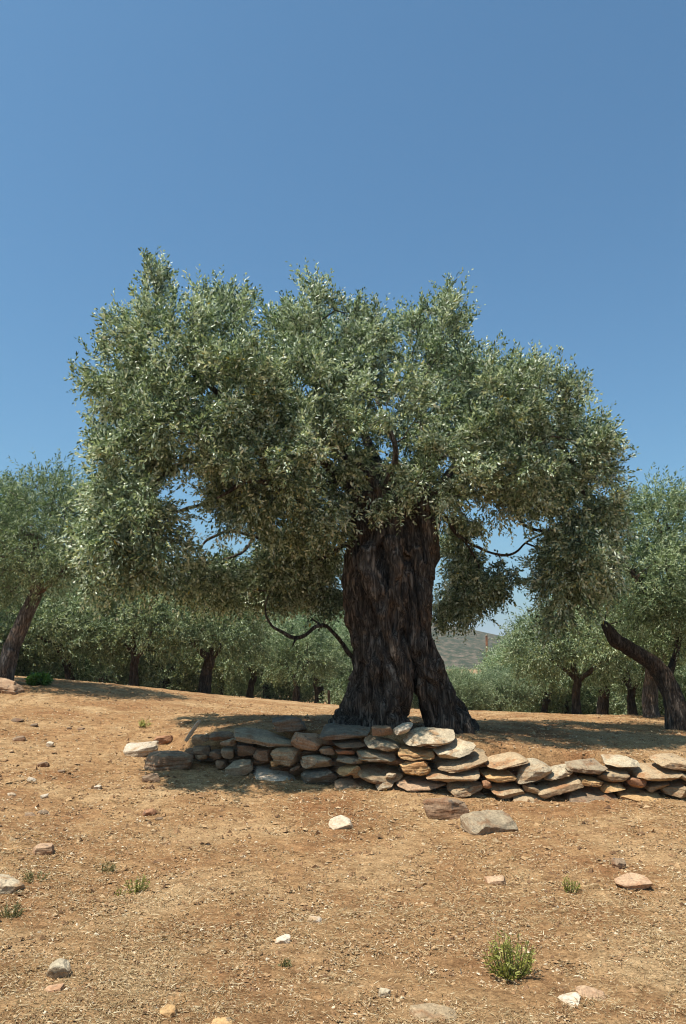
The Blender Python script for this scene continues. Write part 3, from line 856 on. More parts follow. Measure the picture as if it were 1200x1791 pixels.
# ---- the old olive in the middle
D0 = 10.3
def build_old_olive():
    rng = np.random.default_rng(11)
    base = P(700, 1275, D0)
    root = empty('olive_tree', tuple(base), 'ancient olive tree with a huge gnarled split trunk standing behind the stone wall', 'olive tree')
    S = [  # strands of the trunk: (py, px, radius px), depth offsets in metres
        ([(1300, 582, 14), (1268, 600, 19), (1238, 628, 25), (1195, 646, 29), (1150, 645, 32), (1100, 640, 34), (1050, 634, 36), (1000, 637, 36), (960, 641, 34), (915, 642, 31), (870, 628, 24)], [-.05] * 11),
        ([(1300, 625, 28), (1240, 652, 30), (1180, 668, 32), (1110, 656, 28), (1040, 652, 29), (970, 660, 30), (910, 672, 34), (860, 655, 28)], [-.42, -.36, -.34, -.33, -.34, -.34, -.3, -.3]),
        ([(1300, 686, 31), (1240, 692, 27), (1180, 692, 27), (1110, 682, 24), (1040, 686, 25), (970, 694, 26), (910, 698, 28), (850, 690, 26)], [-.40, -.40, -.40, -.36, -.34, -.32, -.32, -.3]),
        ([(1300, 798, 35), (1262, 784, 34), (1215, 768, 27), (1160, 746, 31), (1090, 728, 31), (1010, 728, 34), (950, 736, 36), (890, 744, 31), (850, 752, 24)], [-.22, -.22, -.22, -.24, -.28, -.25, -.2, -.2, -.2]),
        ([(1302, 842, 12), (1275, 818, 17), (1235, 784, 20), (1185, 761, 20), (1115, 738, 22), (1060, 726, 26)], [.05, .05, .05, .08, .05, .0]),
        ([(1090, 716, 30), (1020, 727, 35), (960, 740, 33), (905, 752, 26), (860, 762, 21)], [.10] * 5),
        ([(1300, 640, 36), (1200, 664, 40), (1100, 674, 48), (1000, 688, 56), (900, 696, 48)], [.28] * 5),
        ([(1300, 812, 24), (1220, 780, 24), (1130, 740, 32), (1040, 720, 40)], [.35, .33, .3, .25]),
        ([(1165, 688, 40), (1090, 688, 48), (1000, 690, 50), (900, 698, 48)], [.06] * 4),
        ([(1300, 660, 40), (1200, 672, 40), (1120, 680, 44)], [-.05] * 3),
        ([(1290, 700, 14), (1235, 660, 17), (1170, 652, 16), (1080, 672, 16), (990, 640, 18), (920, 662, 18)], [-.56, -.56, -.52, -.56, -.56, -.50]),
        ([(1285, 668, 12), (1200, 696, 15), (1120, 682, 14), (1030, 700, 16), (940, 690, 17)], [-.6, -.58, -.58, -.62, -.58]),
        ([(1280, 772, 13), (1200, 752, 15), (1120, 736, 16), (1040, 738, 18), (960, 722, 18)], [-.44, -.42, -.46, -.46, -.46]),
    ]
    vs, fs, n = [], [], 0
    for k, (pl, dep) in enumerate(S):
        pts = []
        for (py, px, r), dd in zip(pl, dep):
            q = P(px, py, D0 + dd)
            pts.append((*q, r * D0 / F))
        s = spline(pts, 7)
        v, f = tube(s[:, :3] - base, s[:, 3], 16)
        vs.append(v); fs.append(f + n); n += len(v)
    raw = mesh_from('trunk_raw', np.vstack(vs), np.vstack(fs))
    tmp = add_obj('trunk_raw', raw)
    md = tmp.modifiers.new('r', 'REMESH'); md.mode = 'VOXEL'; md.voxel_size = 0.019
    dg = bpy.context.evaluated_depsgraph_get()
    me = bpy.data.meshes.new_from_object(tmp.evaluated_get(dg))
    bpy.data.objects.remove(tmp)
    nv = len(me.vertices)
    co = np.zeros(nv * 3, np.float32); me.vertices.foreach_get('co', co); co = co.reshape(-1, 3).astype(float)
    nr = np.zeros(nv * 3, np.float32); me.vertices.foreach_get('normal', nr); nr = nr.reshape(-1, 3).astype(float)
    tw = np.stack([co[:, 0] + 0.22 * co[:, 2], co[:, 1], co[:, 2]], 1)
    wv = 0.12 * fbm(co * 2.5, 2)
    fl = 1.6 * np.minimum(np.abs(fbm((tw + wv[:, None]) * np.array((4.2, 4.2, 0.55)), 2)) * 3.4, 1.0) ** 0.7 - 0.55
    fine = np.minimum(np.abs(fbm((tw + 1.5 * wv[:, None]) * np.array((13, 13, 2.0)) + 9, 2)) * 4.0, 1.2)
    plate = fbm(tw * np.array((34, 34, 13)) + 3, 2)
    lump = fbm(co * 3.1 + 4, 2) + 0.9 * fbm(co * 1.7 + 8, 1)
    hole = smooth(0.42, 0.62, fbm(co * np.array((4.2, 4.2, 2.2)) + 21, 2))
    co = co + nr * (0.082 * fl + 0.034 * fine + 0.009 * plate + 0.055 * lump - 0.12 * hole - 0.085)[:, None]
    co[:, 0] = (co[:, 0] + .05) * (1 - .07 * smooth(.1, .7, co[:, 2])) - .05
    me.vertices.foreach_set('co', co.astype(np.float32).ravel())
    me.polygons.foreach_set('use_smooth', np.ones(len(me.polygons), bool))
    me.update()
    me.materials.clear()
    trunk = add_obj('trunk', me, BARK, root)

    def dshift(px, d):                       # the left of the crown reaches forward over the wall, the right lies further back
        return d + float(np.interp(px, [150, 420, 650, 950], [-.45, -.15, .45, .8])) * (1 if d < 10.8 else .45)
    # limbs (px, py, distance, radius m)
    L = [
        [(645, 905, 10.2, .20), (600, 838, 9.7, .15), (500, 770, 9.5, .11), (400, 705, 9.5, .065), (310, 620, 9.6, .045), (285, 540, 9.6, .025)],
        [(500, 770, 9.5, .08), (390, 775, 9.5, .06), (290, 830, 9.4, .045), (235, 920, 9.3, .03)],
        [(675, 900, 9.95, .19), (668, 862, 9.75, .14), (635, 826, 9.45, .12), (590, 790, 9.3, .10), (555, 700, 9.3, .08), (560, 590, 9.6, .045)],
        [(715, 900, 10.2, .18), (735, 800, 10.1, .13), (742, 700, 10.2, .09), (760, 590, 10.3, .045)],
        [(750, 885, 10.1, .18), (820, 830, 9.7, .12), (900, 765, 9.4, .10), (975, 770, 9.4, .07), (1020, 860, 9.5, .05), (1010, 960, 9.6, .03)],
        [(690, 890, 10.5, .17), (640, 770, 11.3, .12), (590, 660, 11.8, .07)],
        [(740, 890, 10.5, .16), (840, 780, 11.4, .11), (930, 800, 12.0, .07), (980, 900, 12.0, .04)],
        [(650, 890, 10.5, .16), (530, 850, 11.3, .11), (420, 860, 11.9, .07), (300, 900, 11.8, .04)],
        [(530, 850, 11.3, .07), (450, 700, 11.8, .06), (360, 620, 11.6, .04)],
        [(870, 822, 9.7, .07), (898, 870, 9.5, .055), (912, 915, 9.5, .04), (955, 930, 9.5, .03)],
        [(775, 900, 10.0, .06), (800, 935, 9.7, .045), (850, 963, 9.6, .035), (895, 970, 9.55, .032), (932, 940, 9.5, .026), (960, 925, 9.5, .02)],
        [(792, 925, 9.8, .03), (830, 975, 9.8, .026), (836, 1000, 9.8, .02), (818, 1020, 9.8, .013)],
        [(606, 950, 10.4, .06), (540, 985, 10.5, .045), (450, 938, 10.5, .04), (380, 934, 10.5, .032), (345, 962, 10.5, .02)],
        [(450, 938, 10.5, .03), (420, 968, 10.5, .028), (352, 990, 10.5, .02)],
        [(618, 1150, 10.25, .055), (585, 1108, 10.1, .05), (556, 1093, 10.0, .05), (522, 1116, 9.95, .045), (482, 1100, 9.9, .036), (466, 1072, 9.9, .024), (470, 1040, 9.9, .014)],
        [(522, 1116, 9.95, .03), (514, 1124, 9.9, .02), (510, 1130, 9.85, .008)], [(556, 1093, 10.0, .03), (546, 1085, 9.95, .016), (540, 1078, 9.9, .006)],
        [(600, 838, 9.7, .07), (520, 860, 9.2, .06), (440, 840, 8.9, .05), (380, 870, 8.9, .03)],
        [(735, 800, 10.1, .08), (790, 760, 9.2, .06), (850, 720, 8.9, .05)],
        [(668, 862, 9.75, .08), (690, 790, 9.0, .07), (660, 700, 8.8, .05)],
    ]
    polys = [[(*(P(a, b, c + (dshift(a, c) - c + .45) * min(1, max(0, (math.hypot(a - 690, b - 910) - 40) / 120))) - base), r if r >= .17 else r * .56) for a, b, c, r in pl] for pl in L]
    g = Geo()
    for i, pl in enumerate(polys):
        s = spline(pl, 8)
        pts = s[:, :3] + 0.035 * np.stack([fbm(s[:, :3] * 4 + k * 9 + i, 2) for k in range(3)], 1)
        v, f = tube(pts, s[:, 3], 10, wob=0.35, seed=i)
        g.add(v, f)
    add_obj('limbs', g.mesh('limbs'), BARK, trunk)['kind'] = 'stuff'

    B = []
    def blob(px, py, rx, ry, d, rd, w=1.0, up=0.2):
        d = dshift(px, d)
        px = px + float(np.interp(px, [180, 320], [14, 0]))
        k = d / F
        B.append((P(px, py, d) - base, (rx * k * .93, rd, ry * k * .93), w, up))
    # crown masses: pixel centre, pixel radii, distance, depth radius
    blob(295, 625, 110, 92, 9.6, .9, .85, .45); blob(215, 660, 62, 85, 9.7, .7, 1, .3); blob(395, 600, 62, 88, 9.9, .7, .8, .6)
    blob(400, 690, 105, 90, 9.2, .8); blob(300, 755, 115, 80, 9.3, .9, 1, .1); blob(215, 810, 62, 90, 9.5, .7, 1, -.2)
    blob(225, 920, 82, 105, 9.3, .7, 1.05, -.5); blob(190, 985, 52, 65, 9.6, .6, 1, -.6); blob(280, 965, 48, 72, 9.5, .5, 1, -.6)
    blob(555, 590, 92, 85, 9.9, .9, 1, .6); blob(520, 690, 110, 85, 9.2, .8); blob(620, 650, 80, 90, 10.2, .9, 1, .4)
    blob(560, 790, 125, 80, 9.0, .7, 1, 0); blob(440, 830, 95, 80, 9.2, .7, 1, -.2); blob(400, 890, 55, 50, 9.6, .5, .8, -.4)
    blob(690, 720, 105, 85, 9.2, .9); blob(750, 620, 72, 78, 10.1, .8, .75, .6); blob(775, 560, 42, 48, 10.2, .5, .6, .8)
    blob(830, 720, 110, 85, 9.2, .9, 1, .3); blob(930, 715, 88, 75, 9.5, .8, 1, .3); blob(985, 790, 85, 85, 9.5, .8, 1, .1)
    blob(900, 810, 100, 75, 9.0, .7, 1, 0); blob(780, 825, 100, 75, 9.0, .7, 1, 0); blob(1020, 880, 60, 95, 9.6, .7, 1, -.3)
    blob(995, 980, 72, 85, 9.6, .7, 1, -.5); blob(985, 1040, 50, 50, 9.8, .5, .9, -.6); blob(1045, 950, 38, 85, 9.9, .5, 1, -.4)
    blob(640, 850, 75, 62, 9.3, .5, .9, -.2); blob(560, 900, 65, 48, 9.6, .5, .9, -.3); blob(840, 890, 62, 40, 9.4, .5, .8, -.3); blob(935, 890, 42, 45, 9.4, .5, .8, -.4)
    blob(530, 960, 75, 70, 10.9, .7, 1.2, -.5); blob(450, 1015, 95, 45, 11.0, .7, 1.2, -.6); blob(350, 1010, 50, 48, 10.6, .6, 1.1, -.6); blob(575, 1030, 40, 40, 10.9, .5, 1, -.6); blob(500, 905, 75, 55, 10.0, .6, 1, -.4)
    blob(800, 1030, 45, 75, 10.9, .6, 1.5, -.5); blob(850, 1010, 45, 45, 10.8, .5, 1, -.5); blob(795, 950, 30, 40, 11.2, .5, 1, -.4)
    # far side of the crown
    blob(330, 720, 150, 110, 11.4, .9, .9, .2); blob(520, 640, 140, 100, 11.9, 1.0, .9, .4); blob(700, 650, 130, 90, 11.8, 1.0, .9, .4)
    blob(880, 740, 140, 95, 11.8, 1.0, .9, .2); blob(480, 800, 150, 85, 11.9, .9, .9, 0); blob(680, 790, 150, 80, 12.0, .9, .9, 0)
    blob(970, 880, 85, 100, 11.8, .9, .9, -.3); blob(250, 870, 90, 100, 11.5, .8, .9, -.3); blob(480, 985, 105, 62, 11.6, .8, 1, -.5)
    blob(560, 1010, 55, 48, 11.2, .6, .9, -.6); blob(790, 1020, 50, 72, 11.6, .6, .8, -.5); blob(830, 960, 45, 40, 11.2, .5, .35, -.4)
    blob(400, 1010, 55, 42, 11.8, .6, .8, -.5); blob(880, 1020, 38, 40, 10.6, .4, .5, -.5)
    cen, outd, up = sample_blobs(B, rng, 8.4)
    # upright leader shoots that break the top outline
    lead = []
    for px, py, n_, d in ((272, 440, 3, 9.7), (266, 458, 4, 9.7), (282, 472, 4, 9.7), (272, 455, 5, 9.7), (285, 490, 6, 9.7), (262, 520, 7, 9.7), (300, 520, 6, 9.6), (350, 500, 5, 9.8), (385, 495, 6, 9.9), (405, 512, 5, 9.9), (425, 548, 4, 9.9), (365, 540, 6, 9.8), (235, 545, 5, 9.6),
                          (205, 545, 5, 9.7), (170, 590, 4, 9.7), (148, 640, 3, 9.7), (495, 530, 5, 10), (520, 520, 4, 10), (562, 502, 6, 10), (590, 510, 6, 10), (620, 520, 5, 10.1), (650, 530, 4, 10.1), (720, 530, 4, 10.2),
                          (745, 515, 5, 10.2), (785, 505, 6, 10.2), (808, 530, 4, 10.2), (790, 545, 6, 10.2), (812, 580, 4, 10.2), (835, 610, 3, 9.9), (870, 645, 5, 9.6), (905, 625, 5, 9.6), (940, 640, 5, 9.6), (985, 655, 5, 9.7), (1015, 665, 3, 9.7), (1045, 745, 4, 9.7), (1070, 770, 3, 9.7), (1080, 850, 3, 9.8)):
        for _ in range(n_):
            lead.append(P(px, py + 30, d) - base + rng.normal(size=3) * np.array((.07, .12, .06)))
    lead = np.array(lead)
    # keep the openings through which the photograph shows sky and hill
    world_c = cen + base
    cp, sp = math.cos(PITCH), math.sin(PITCH)
    xx, yy, zz = world_c[:, 0], world_c[:, 1], world_c[:, 2] - CAM_H
    fz = yy * cp + zz * sp; uz = -yy * sp + zz * cp
    px_, py_ = 600 + F * xx / fz, 895.5 - F * uz / fz
    keep = fbm(cen * 1.25 + 5, 2) + 0.75 * vnoise(cen * 2.3 + 31) > np.where(px_ < 560, -0.34, -0.20)
    keep |= (py_ > 935) & (px_ > 330) & (rng.uniform(size=len(cen)) < .8)
    for gx_, gy_, ra, rb in ((334, 885, 38, 58), (362, 942, 42, 34), (425, 956, 42, 28), (908, 935, 50, 36), (868, 1100, 75, 42), (458, 574, 22, 30), (672, 566, 22, 26), (600, 968, 10, 12), (850, 985, 30, 14), (690, 1000, 110, 75)):
        keep &= ((px_ - gx_) / ra) ** 2 + ((py_ - gy_) / rb) ** 2 > 1
    keep &= (((px_ - 640) / 62) ** 2 + ((py_ - 838) / 42) ** 2 > 1) | (yy > 9.6)
    cen, outd, up = cen[keep], outd[keep], up[keep]
    nodes, par = skeleton(polys, rng)
    nfix = len(nodes)
    allt = np.vstack([cen, lead])
    N, pr, ends = grow(nodes, par, allt, rng=rng)
    v, f = branch_tubes(N, pr, nfix)
    me = mesh_from('branches', v, f)
    add_obj('branches', me, BARK, trunk)['kind'] = 'stuff'
    # each clump leans the way its twig grows
    grow_dir = unit(N[ends] - N[pr[ends]])
    od = unit(np.vstack([outd, np.tile((0, 0, 1.0), (len(lead), 1))]) * 0.8 + grow_dir * 0.5)
    upb = np.concatenate([up, np.full(len(lead), 1.1)])
    top = (up > .5) | (rng.uniform(size=len(cen)) < .12)
    me0 = leaves_mesh('outer_sprays', cen[top], od[:len(cen)][top], 12, 14, 0.070, 0.028, rng, spread=.09, sprig_len=(.24, .50), up=up[top] + .1)
    me1 = leaves_mesh('crown', cen[~top], od[:len(cen)][~top], 20, 13, 0.068, 0.028, rng, spread=.125, sprig_len=(.18, .36), up=up[~top])
    crown = add_obj('crown', me1, OLIVE, root); crown['kind'] = 'stuff'
    add_obj('outer_sprays', me0, OLIVE, crown)['kind'] = 'stuff'
    me2 = leaves_mesh('top_shoots', lead, od[len(cen):], 4, 14, 0.066, 0.026, rng, spread=.05, sprig_len=(.18, .38), up=upb[len(cen):])
    add_obj('top_shoots', me2, OLIVE, crown)['kind'] = 'stuff'
    return root
build_old_olive()

# ---- the other olives
def make_tree(name, base, label, group, trunk_polys, blobs, seed, dens, n_sprig, n_leaf, LW, bark=BARK_FAR, leaf=OLIVE_FAR, spread=.24, sl=(.22, .42)):
    rng = np.random.default_rng(seed)
    root = empty(name, tuple(base), label, 'olive tree', group)
    g = Geo()
    for i, pl in enumerate(trunk_polys):
        s = spline(pl, 8)
        pts = s[:, :3] + 0.02 * np.stack([fbm(s[:, :3] * 3 + k * 9 + i + seed, 2) for k in range(3)], 1)
        v, f = tube(pts, s[:, 3], 12 if i == 0 else 8, wob=0.3, seed=seed + i)
        g.add(v, f)
    add_obj('trunk', g.mesh('trunk'), bark, root)
    cen, outd, up = sample_blobs(blobs, rng, dens)
    nodes, par = skeleton(trunk_polys, rng)
    N, pr, ends = grow(nodes, par, cen, rng=rng, step=.3)
    v, f = branch_tubes(N, pr, len(nodes), sides=4, tip=0.006)
    add_obj('branches', mesh_from('branches', v, f), bark, root)['kind'] = 'stuff'
    od = unit(outd * 0.8 + unit(N[ends] - N[pr[ends]]) * 0.5)
    add_obj('crown', leaves_mesh('crown', cen, od, n_sprig, n_leaf, LW[0], LW[1], rng, spread=spread, sprig_len=sl, up=up, stem=False), leaf, root)['kind'] = 'stuff'
    return root

def tree_at(px, py, d, trunk, blobs, **kw):
    """Tree described by photograph pixels at distance d, rebuilt about its own base."""
    base = P(px, py, d)
    base[2] = ht(base[0], base[1]) - 0.05
    tp = [[(*(P(a, b, c) - base), r) for a, b, c, r in pl] for pl in trunk]
    k = d / F
    bl = [(P(a, b, c) - base, (rx * c / F, rd, ry * c / F), w, up) for a, b, rx, ry, c, rd, w, up in blobs]
    return make_tree('olive_tree', base, trunk_polys=tp, blobs=bl, **kw)

tree_at(14, 1185, 15.2,
        [[(4, 1200, 15.2, .19), (18, 1140, 15.2, .15), (44, 1080, 15.2, .135), (66, 1030, 15.2, .13), (62, 980, 15.1, .09), (58, 930, 15.0, .07)],
         [(68, 1030, 15.2, .11), (95, 1012, 14.9, .09), (118, 980, 14.7, .07), (130, 930, 14.7, .04)],
         [(60, 960, 15.1, .07), (20, 910, 15.4, .05), (-20, 890, 15.6, .03)],
         [(-8, 1200, 15.0, .11), (6, 1165, 15.0, .09), (20, 1135, 15.05, .07)]],
        [(60, 895, 75, 62, 15.2, .9, 1, .4), (130, 905, 60, 65, 15.0, .8, 1, .2), (-10, 910, 60, 60, 15.4, .9, 1, .3), (40, 960, 90, 55, 14.6, .8, 1, 0), (110, 985, 55, 40, 14.6, .6, 1, -.3), (-50, 970, 60, 80, 15.4, .9, 1, -.3), (20, 1010, 40, 40, 15.9, .5, .9, -.4), (90, 850, 40, 24, 15.2, .4, .8, .8)],
        label='leaning olive tree with a bright bark trunk at the left edge of the photograph', group=None, seed=31, bark=BARK_GREY, dens=7, n_sprig=14, n_leaf=12, LW=(.078, .024))  # paler bark puts the sunlight on this trunk into its colour
tree_at(1180, 1268, 13.2,
        [[(1186, 1285, 13.2, .19), (1176, 1220, 13.2, .155), (1150, 1170, 13.2, .135), (1112, 1140, 13.1, .115), (1080, 1121, 13.0, .115), (1066, 1104, 12.97, .10), (1056, 1090, 12.95, .055)],
         [(1165, 1195, 13.3, .06), (1185, 1120, 13.6, .055), (1180, 1040, 13.5, .05), (1160, 960, 13.4, .05), (1150, 910, 13.4, .03)],
         [(1172, 1040, 13.5, .06), (1240, 970, 13.8, .05), (1290, 940, 13.8, .03)],
         [(1168, 1075, 13.4, .05), (1110, 1010, 13.0, .04), (1085, 960, 13.0, .02)]],
        [(1130, 930, 70, 62, 13.3, .9, 1, .5), (1200, 930, 80, 65, 13.6, .9, 1, .4), (1110, 1010, 70, 55, 13.0, .8, 1, 0), (1190, 1020, 80, 65, 13.0, .9, 1, 0), (1280, 990, 80, 90, 13.8, 1, 1, .1), (1200, 1090, 70, 45, 13.6, .7, .9, -.3), (1100, 1070, 60, 35, 13.8, .6, .8, -.4), (1280, 1090, 70, 50, 13.8, .8, .9, -.4), (1115, 880, 40, 24, 13.3, .4, .8, .8)],
        label='olive tree with a curved bowed trunk ending in a sawn stub, at the right edge', group=None, seed=32, dens=7, n_sprig=14, n_leaf=12, LW=(.075, .023))

# prototypes for the grove behind
def proto(label, seed, H, lean, fork, bl, group, bark=BARK_FAR, tr=.2):
    tp = [[(0, 0, -.15, tr * 1.25), (lean * .2, 0, fork * .4, tr), (lean * .6, .03, fork * .8, tr * .85), (lean, 0, fork, tr * .8), (lean * 1.3 + .1, .1, fork * 1.5, tr * .45), (lean, 0, H * .8, tr * .2)],
          [(lean, 0, fork, tr * .6), (lean + .4, .2, fork * 1.4, tr * .45), (lean + 1.0, .3, fork * 1.7, tr * .25)],
          [(lean, 0, fork, tr * .6), (lean - .45, -.2, fork * 1.35, tr * .45), (lean - 1.1, -.2, fork * 1.7, tr * .25)]]
    return make_tree('olive_tree', (0, 0, 0), label, group, tp, bl, seed, 5.0, 13, 11, (.105, .034), bark=bark, spread=.30, sl=(.28, .5))
BL = [
    [((0, 0, 2.7), (1.2, 1.2, .75), 1, .4), ((-1.0, .2, 2.3), (.9, 1.0, .6), 1, 0), ((1.1, -.1, 2.4), (.9, 1.0, .65), 1, 0), ((.2, -.9, 2.2), (1.0, .6, .5), .9, -.3), ((1.4, .2, 1.75), (.5, .6, .45), .7, -.5), ((0.3, .9, 2.1), (1.2, .7, .6), .8, 0)],
    [((.2, 0, 2.9), (1.0, 1.1, .9), 1, .5), ((-.9, 0, 2.3), (.9, .9, .8), 1, .1), ((1.0, .2, 2.0), (.9, .9, .8), 1, -.1), ((-.2, -.8, 1.9), (1.0, .6, .7), .9, -.3), ((.6, .9, 2.1), (1.0, .7, .8), .8, 0)],
    [((-.2, 0, 2.3), (1.4, 1.3, .75), 1, .3), ((1.0, 0, 1.95), (1.0, 1.0, .65), 1, -.1), ((-1.2, -.2, 1.9), (1.0, .9, .65), 1, -.1), ((0, -.9, 1.85), (1.2, .6, .5), .9, -.4), ((0, .9, 1.7), (1.3, .7, .7), .9, -.2)],
]
BL.append([((0, 0, 2.7), (1.3, 1.2, .8), 1, .4), ((-1.2, .1, 1.9), (1.0, 1.0, .8), 1, 0), ((1.2, 0, 2.0), (1.0, 1.0, .8), 1, 0), ((.2, -.9, 1.3), (1.3, .6, .8), 1, -.4), ((-1.4, -.2, .9), (.8, .8, .7), 1, -.4), ((1.4, .2, .9), (.8, .8, .7), 1, -.4), ((0, -.5, .5), (1.2, .8, .5), .9, -.2), ((0, .8, 1.5), (1.3, .7, .9), .8, 0)])
grove_specs = [  # px of the trunk, distance, prototype, scale, heading, label
    (362, 23.0, 0, 0.95, 0.3, 'olive with a stout dark forked trunk and pale rounded crown left of the old trunk'),
    (242, 22.0, 1, 0.92, 2.0, 'olive with a straight dark trunk standing in the strip of shade on the left'),
    (135, 22.5, 2, 1.0, 4.0, 'low olive behind the leaning left tree, right of its trunk'),
    (440, 29.0, 2, 1.0, 1.0, 'olive with a short dark trunk midway between the forked trunk and the old olive'),
    (520, 27.0, 1, 0.85, 5.0, 'olive with a slim dark trunk just left of the old olive'),
    (996, 19.5, 1, 0.80, 2.4, 'olive with a slim curved dark trunk in the middle right background'),
    (872, 26.0, 2, 0.55, 3.3, 'low rounded olive right beside the old trunk, below the distant hill'),
    (1092, 21.0, 1, 0.85, 1.4, 'olive with a short dark trunk left of the grey trunk on the right'),
    (1122, 16.5, 0, 0.82, 5.5, 'olive with an upright pale grey trunk behind the bowed right tree'),
    (940, 31.0, 2, 1.05, 0.4, 'small olive behind the slim curved trunk, right of the utility pole'),
]
GROUP = 'olives of the grove behind the terrace'
protos = []
def copy_tree(src, loc, rz, sc, label, group=GROUP):
    r = src.copy(); C.objects.link(r)
    r.location = loc; r.rotation_euler = (0, 0, rz); r.scale = (sc, sc, sc)
    r['label'] = label; r['group'] = group
    for ch in src.children:
        c = ch.copy(); C.objects.link(c); c.parent = r
    return r
for k in range(4):
    protos.append(proto('x', 50 + k, 3.2, (.15, -.1, .25, .1)[k], (1.25, 1.1, .9, .8)[k], BL[k], GROUP, tr=(.19, .14, .13, .13)[k]))
used = set()
def plant(px, d, k, sc, rz, label):
    x = (px - 600) / F * d
    loc = (x, d, ht(x, d) - .05)
    if k not in used:
        used.add(k); t = protos[k]
        t.location = loc; t.rotation_euler = (0, 0, rz); t.scale = (sc,) * 3; t['label'] = label
    else:
        t = copy_tree(protos[k], loc, rz, sc, label)
    return t
for px, d, k, sc, rz, label in grove_specs:
    t = plant(px, d, k, sc, rz, label)
    if 'grey trunk behind' in label:
        for ch in t.children:
            if ch.name.startswith('trunk'):
                ch.data = ch.data.copy(); ch.data.materials.clear(); ch.data.materials.append(BARK_GREY)
frng = random.Random(8)
FAR_LABEL = 'olive tree deep in the grove, its trunk hidden by nearer olives'
for px, d, sc in ((-160, 21, 1.15), (-60, 24, 1.2), (20, 25, 1.2), (70, 30, 1.15), (190, 29, 1.05), (300, 30, 1.1), (390, 34, 1.05), (470, 37, 1.1), (560, 33, .95), (610, 38, 1.05), (660, 32, .9),
                  (760, 34, .5), (800, 23.5, .36), (835, 27, .4), (790, 30, .45), (825, 38, .45), (850, 44, .5), (910, 40, .95), (980, 34, 1.05), (1040, 27, 1.0), (1060, 36, 1.05), (1130, 31, 1.1), (1180, 24, 1.05), (1230, 29, 1.15), (1290, 21, 1.1), (1380, 26, 1.15),
                  (120, 42, 1.15), (250, 45, 1.15), (340, 48, 1.2), (430, 52, 1.2), (520, 50, 1.15), (700, 50, 1.0), (1000, 48, 1.0), (1100, 46, 1.15), (1200, 44, 1.15), (-20, 40, 1.2), (890, 52, .65), (760, 56, .6), (820, 58, .5), (640, 58, 1.0), (1050, 58, 1.1), (950, 60, .95), (1150, 60, 1.2), (200, 58, 1.2), (560, 62, 1.0), (60, 56, 1.2), (-280, 26, 1.2), (1480, 24, 1.1)):
    plant(px, d, 3 if frng.random() < .65 else frng.randrange(3), sc * 1.1 * frng.uniform(.9, 1.08), frng.uniform(0, 6.28), FAR_LABEL)

# ------------------------------------------------------------------ utility pole and slim post in the grove
WOOD = bark_mat('weathered_pole_wood', (0.16, 0.075, 0.04), (0.27, 0.13, 0.07), (0.36, 0.20, 0.12), 1.0)
def utility_pole():
    d = 62.0
    top, x = P(848, 1112, d), (848 - 600) / F * d
    z0 = ht(x, d) - .2
    root = empty('utility_pole', (x, d, z0), 'thin rust brown wooden pole rising from the trees before the distant hill', 'utility pole')
    H = top[2] - z0
    v, f = tube([(0, 0, 0), (.01, 0, H * .5), (0, .01, H)], [.12, .105, .085], 12)
    g = Geo(); g.add(v, f); shaft = add_obj('shaft', g.mesh('shaft'), WOOD, root)
    v, f = tube([(0, 0, H - .02), (0, 0, H + .03), (0, 0, H + .09)], [.095, .095, .01], 12)
    g = Geo(); g.add(v, f); add_obj('cap', g.mesh('cap'), ST['grey'], shaft)
    v, f = tube([(.07, 0, H - .35), (.17, 0, H - .35), (.18, 0, H - .28), (.18, 0, H - .2)], [.015, .015, .03, .03], 8)
    g = Geo(); g.add(v, f); add_obj('insulator', g.mesh('insulator'), ST['pale'], shaft)
utility_pole()

def grove_post():  # slim pale wooden post among the far olives
    d = 27.0
    x = (576 - 600) / F * d
    z0 = ht(x, d)
    v, f = tube([(0, 0, -.1), (.01, 0, .25), (-.01, 0, .5), (0, 0, .62)], [.06, .045, .05, .03], 10, wob=.3)
    g = Geo(); g.add(v, f)
    o = add_obj('slim_post', g.mesh('slim_post'), bark_mat('cut_wood', (.3, .17, .1), (.42, .27, .17), (.5, .36, .25)))
    o.location = (x, d, z0)
    tag(o, 'short pale pinkish post standing just left of the old trunk', 'post')
grove_post()

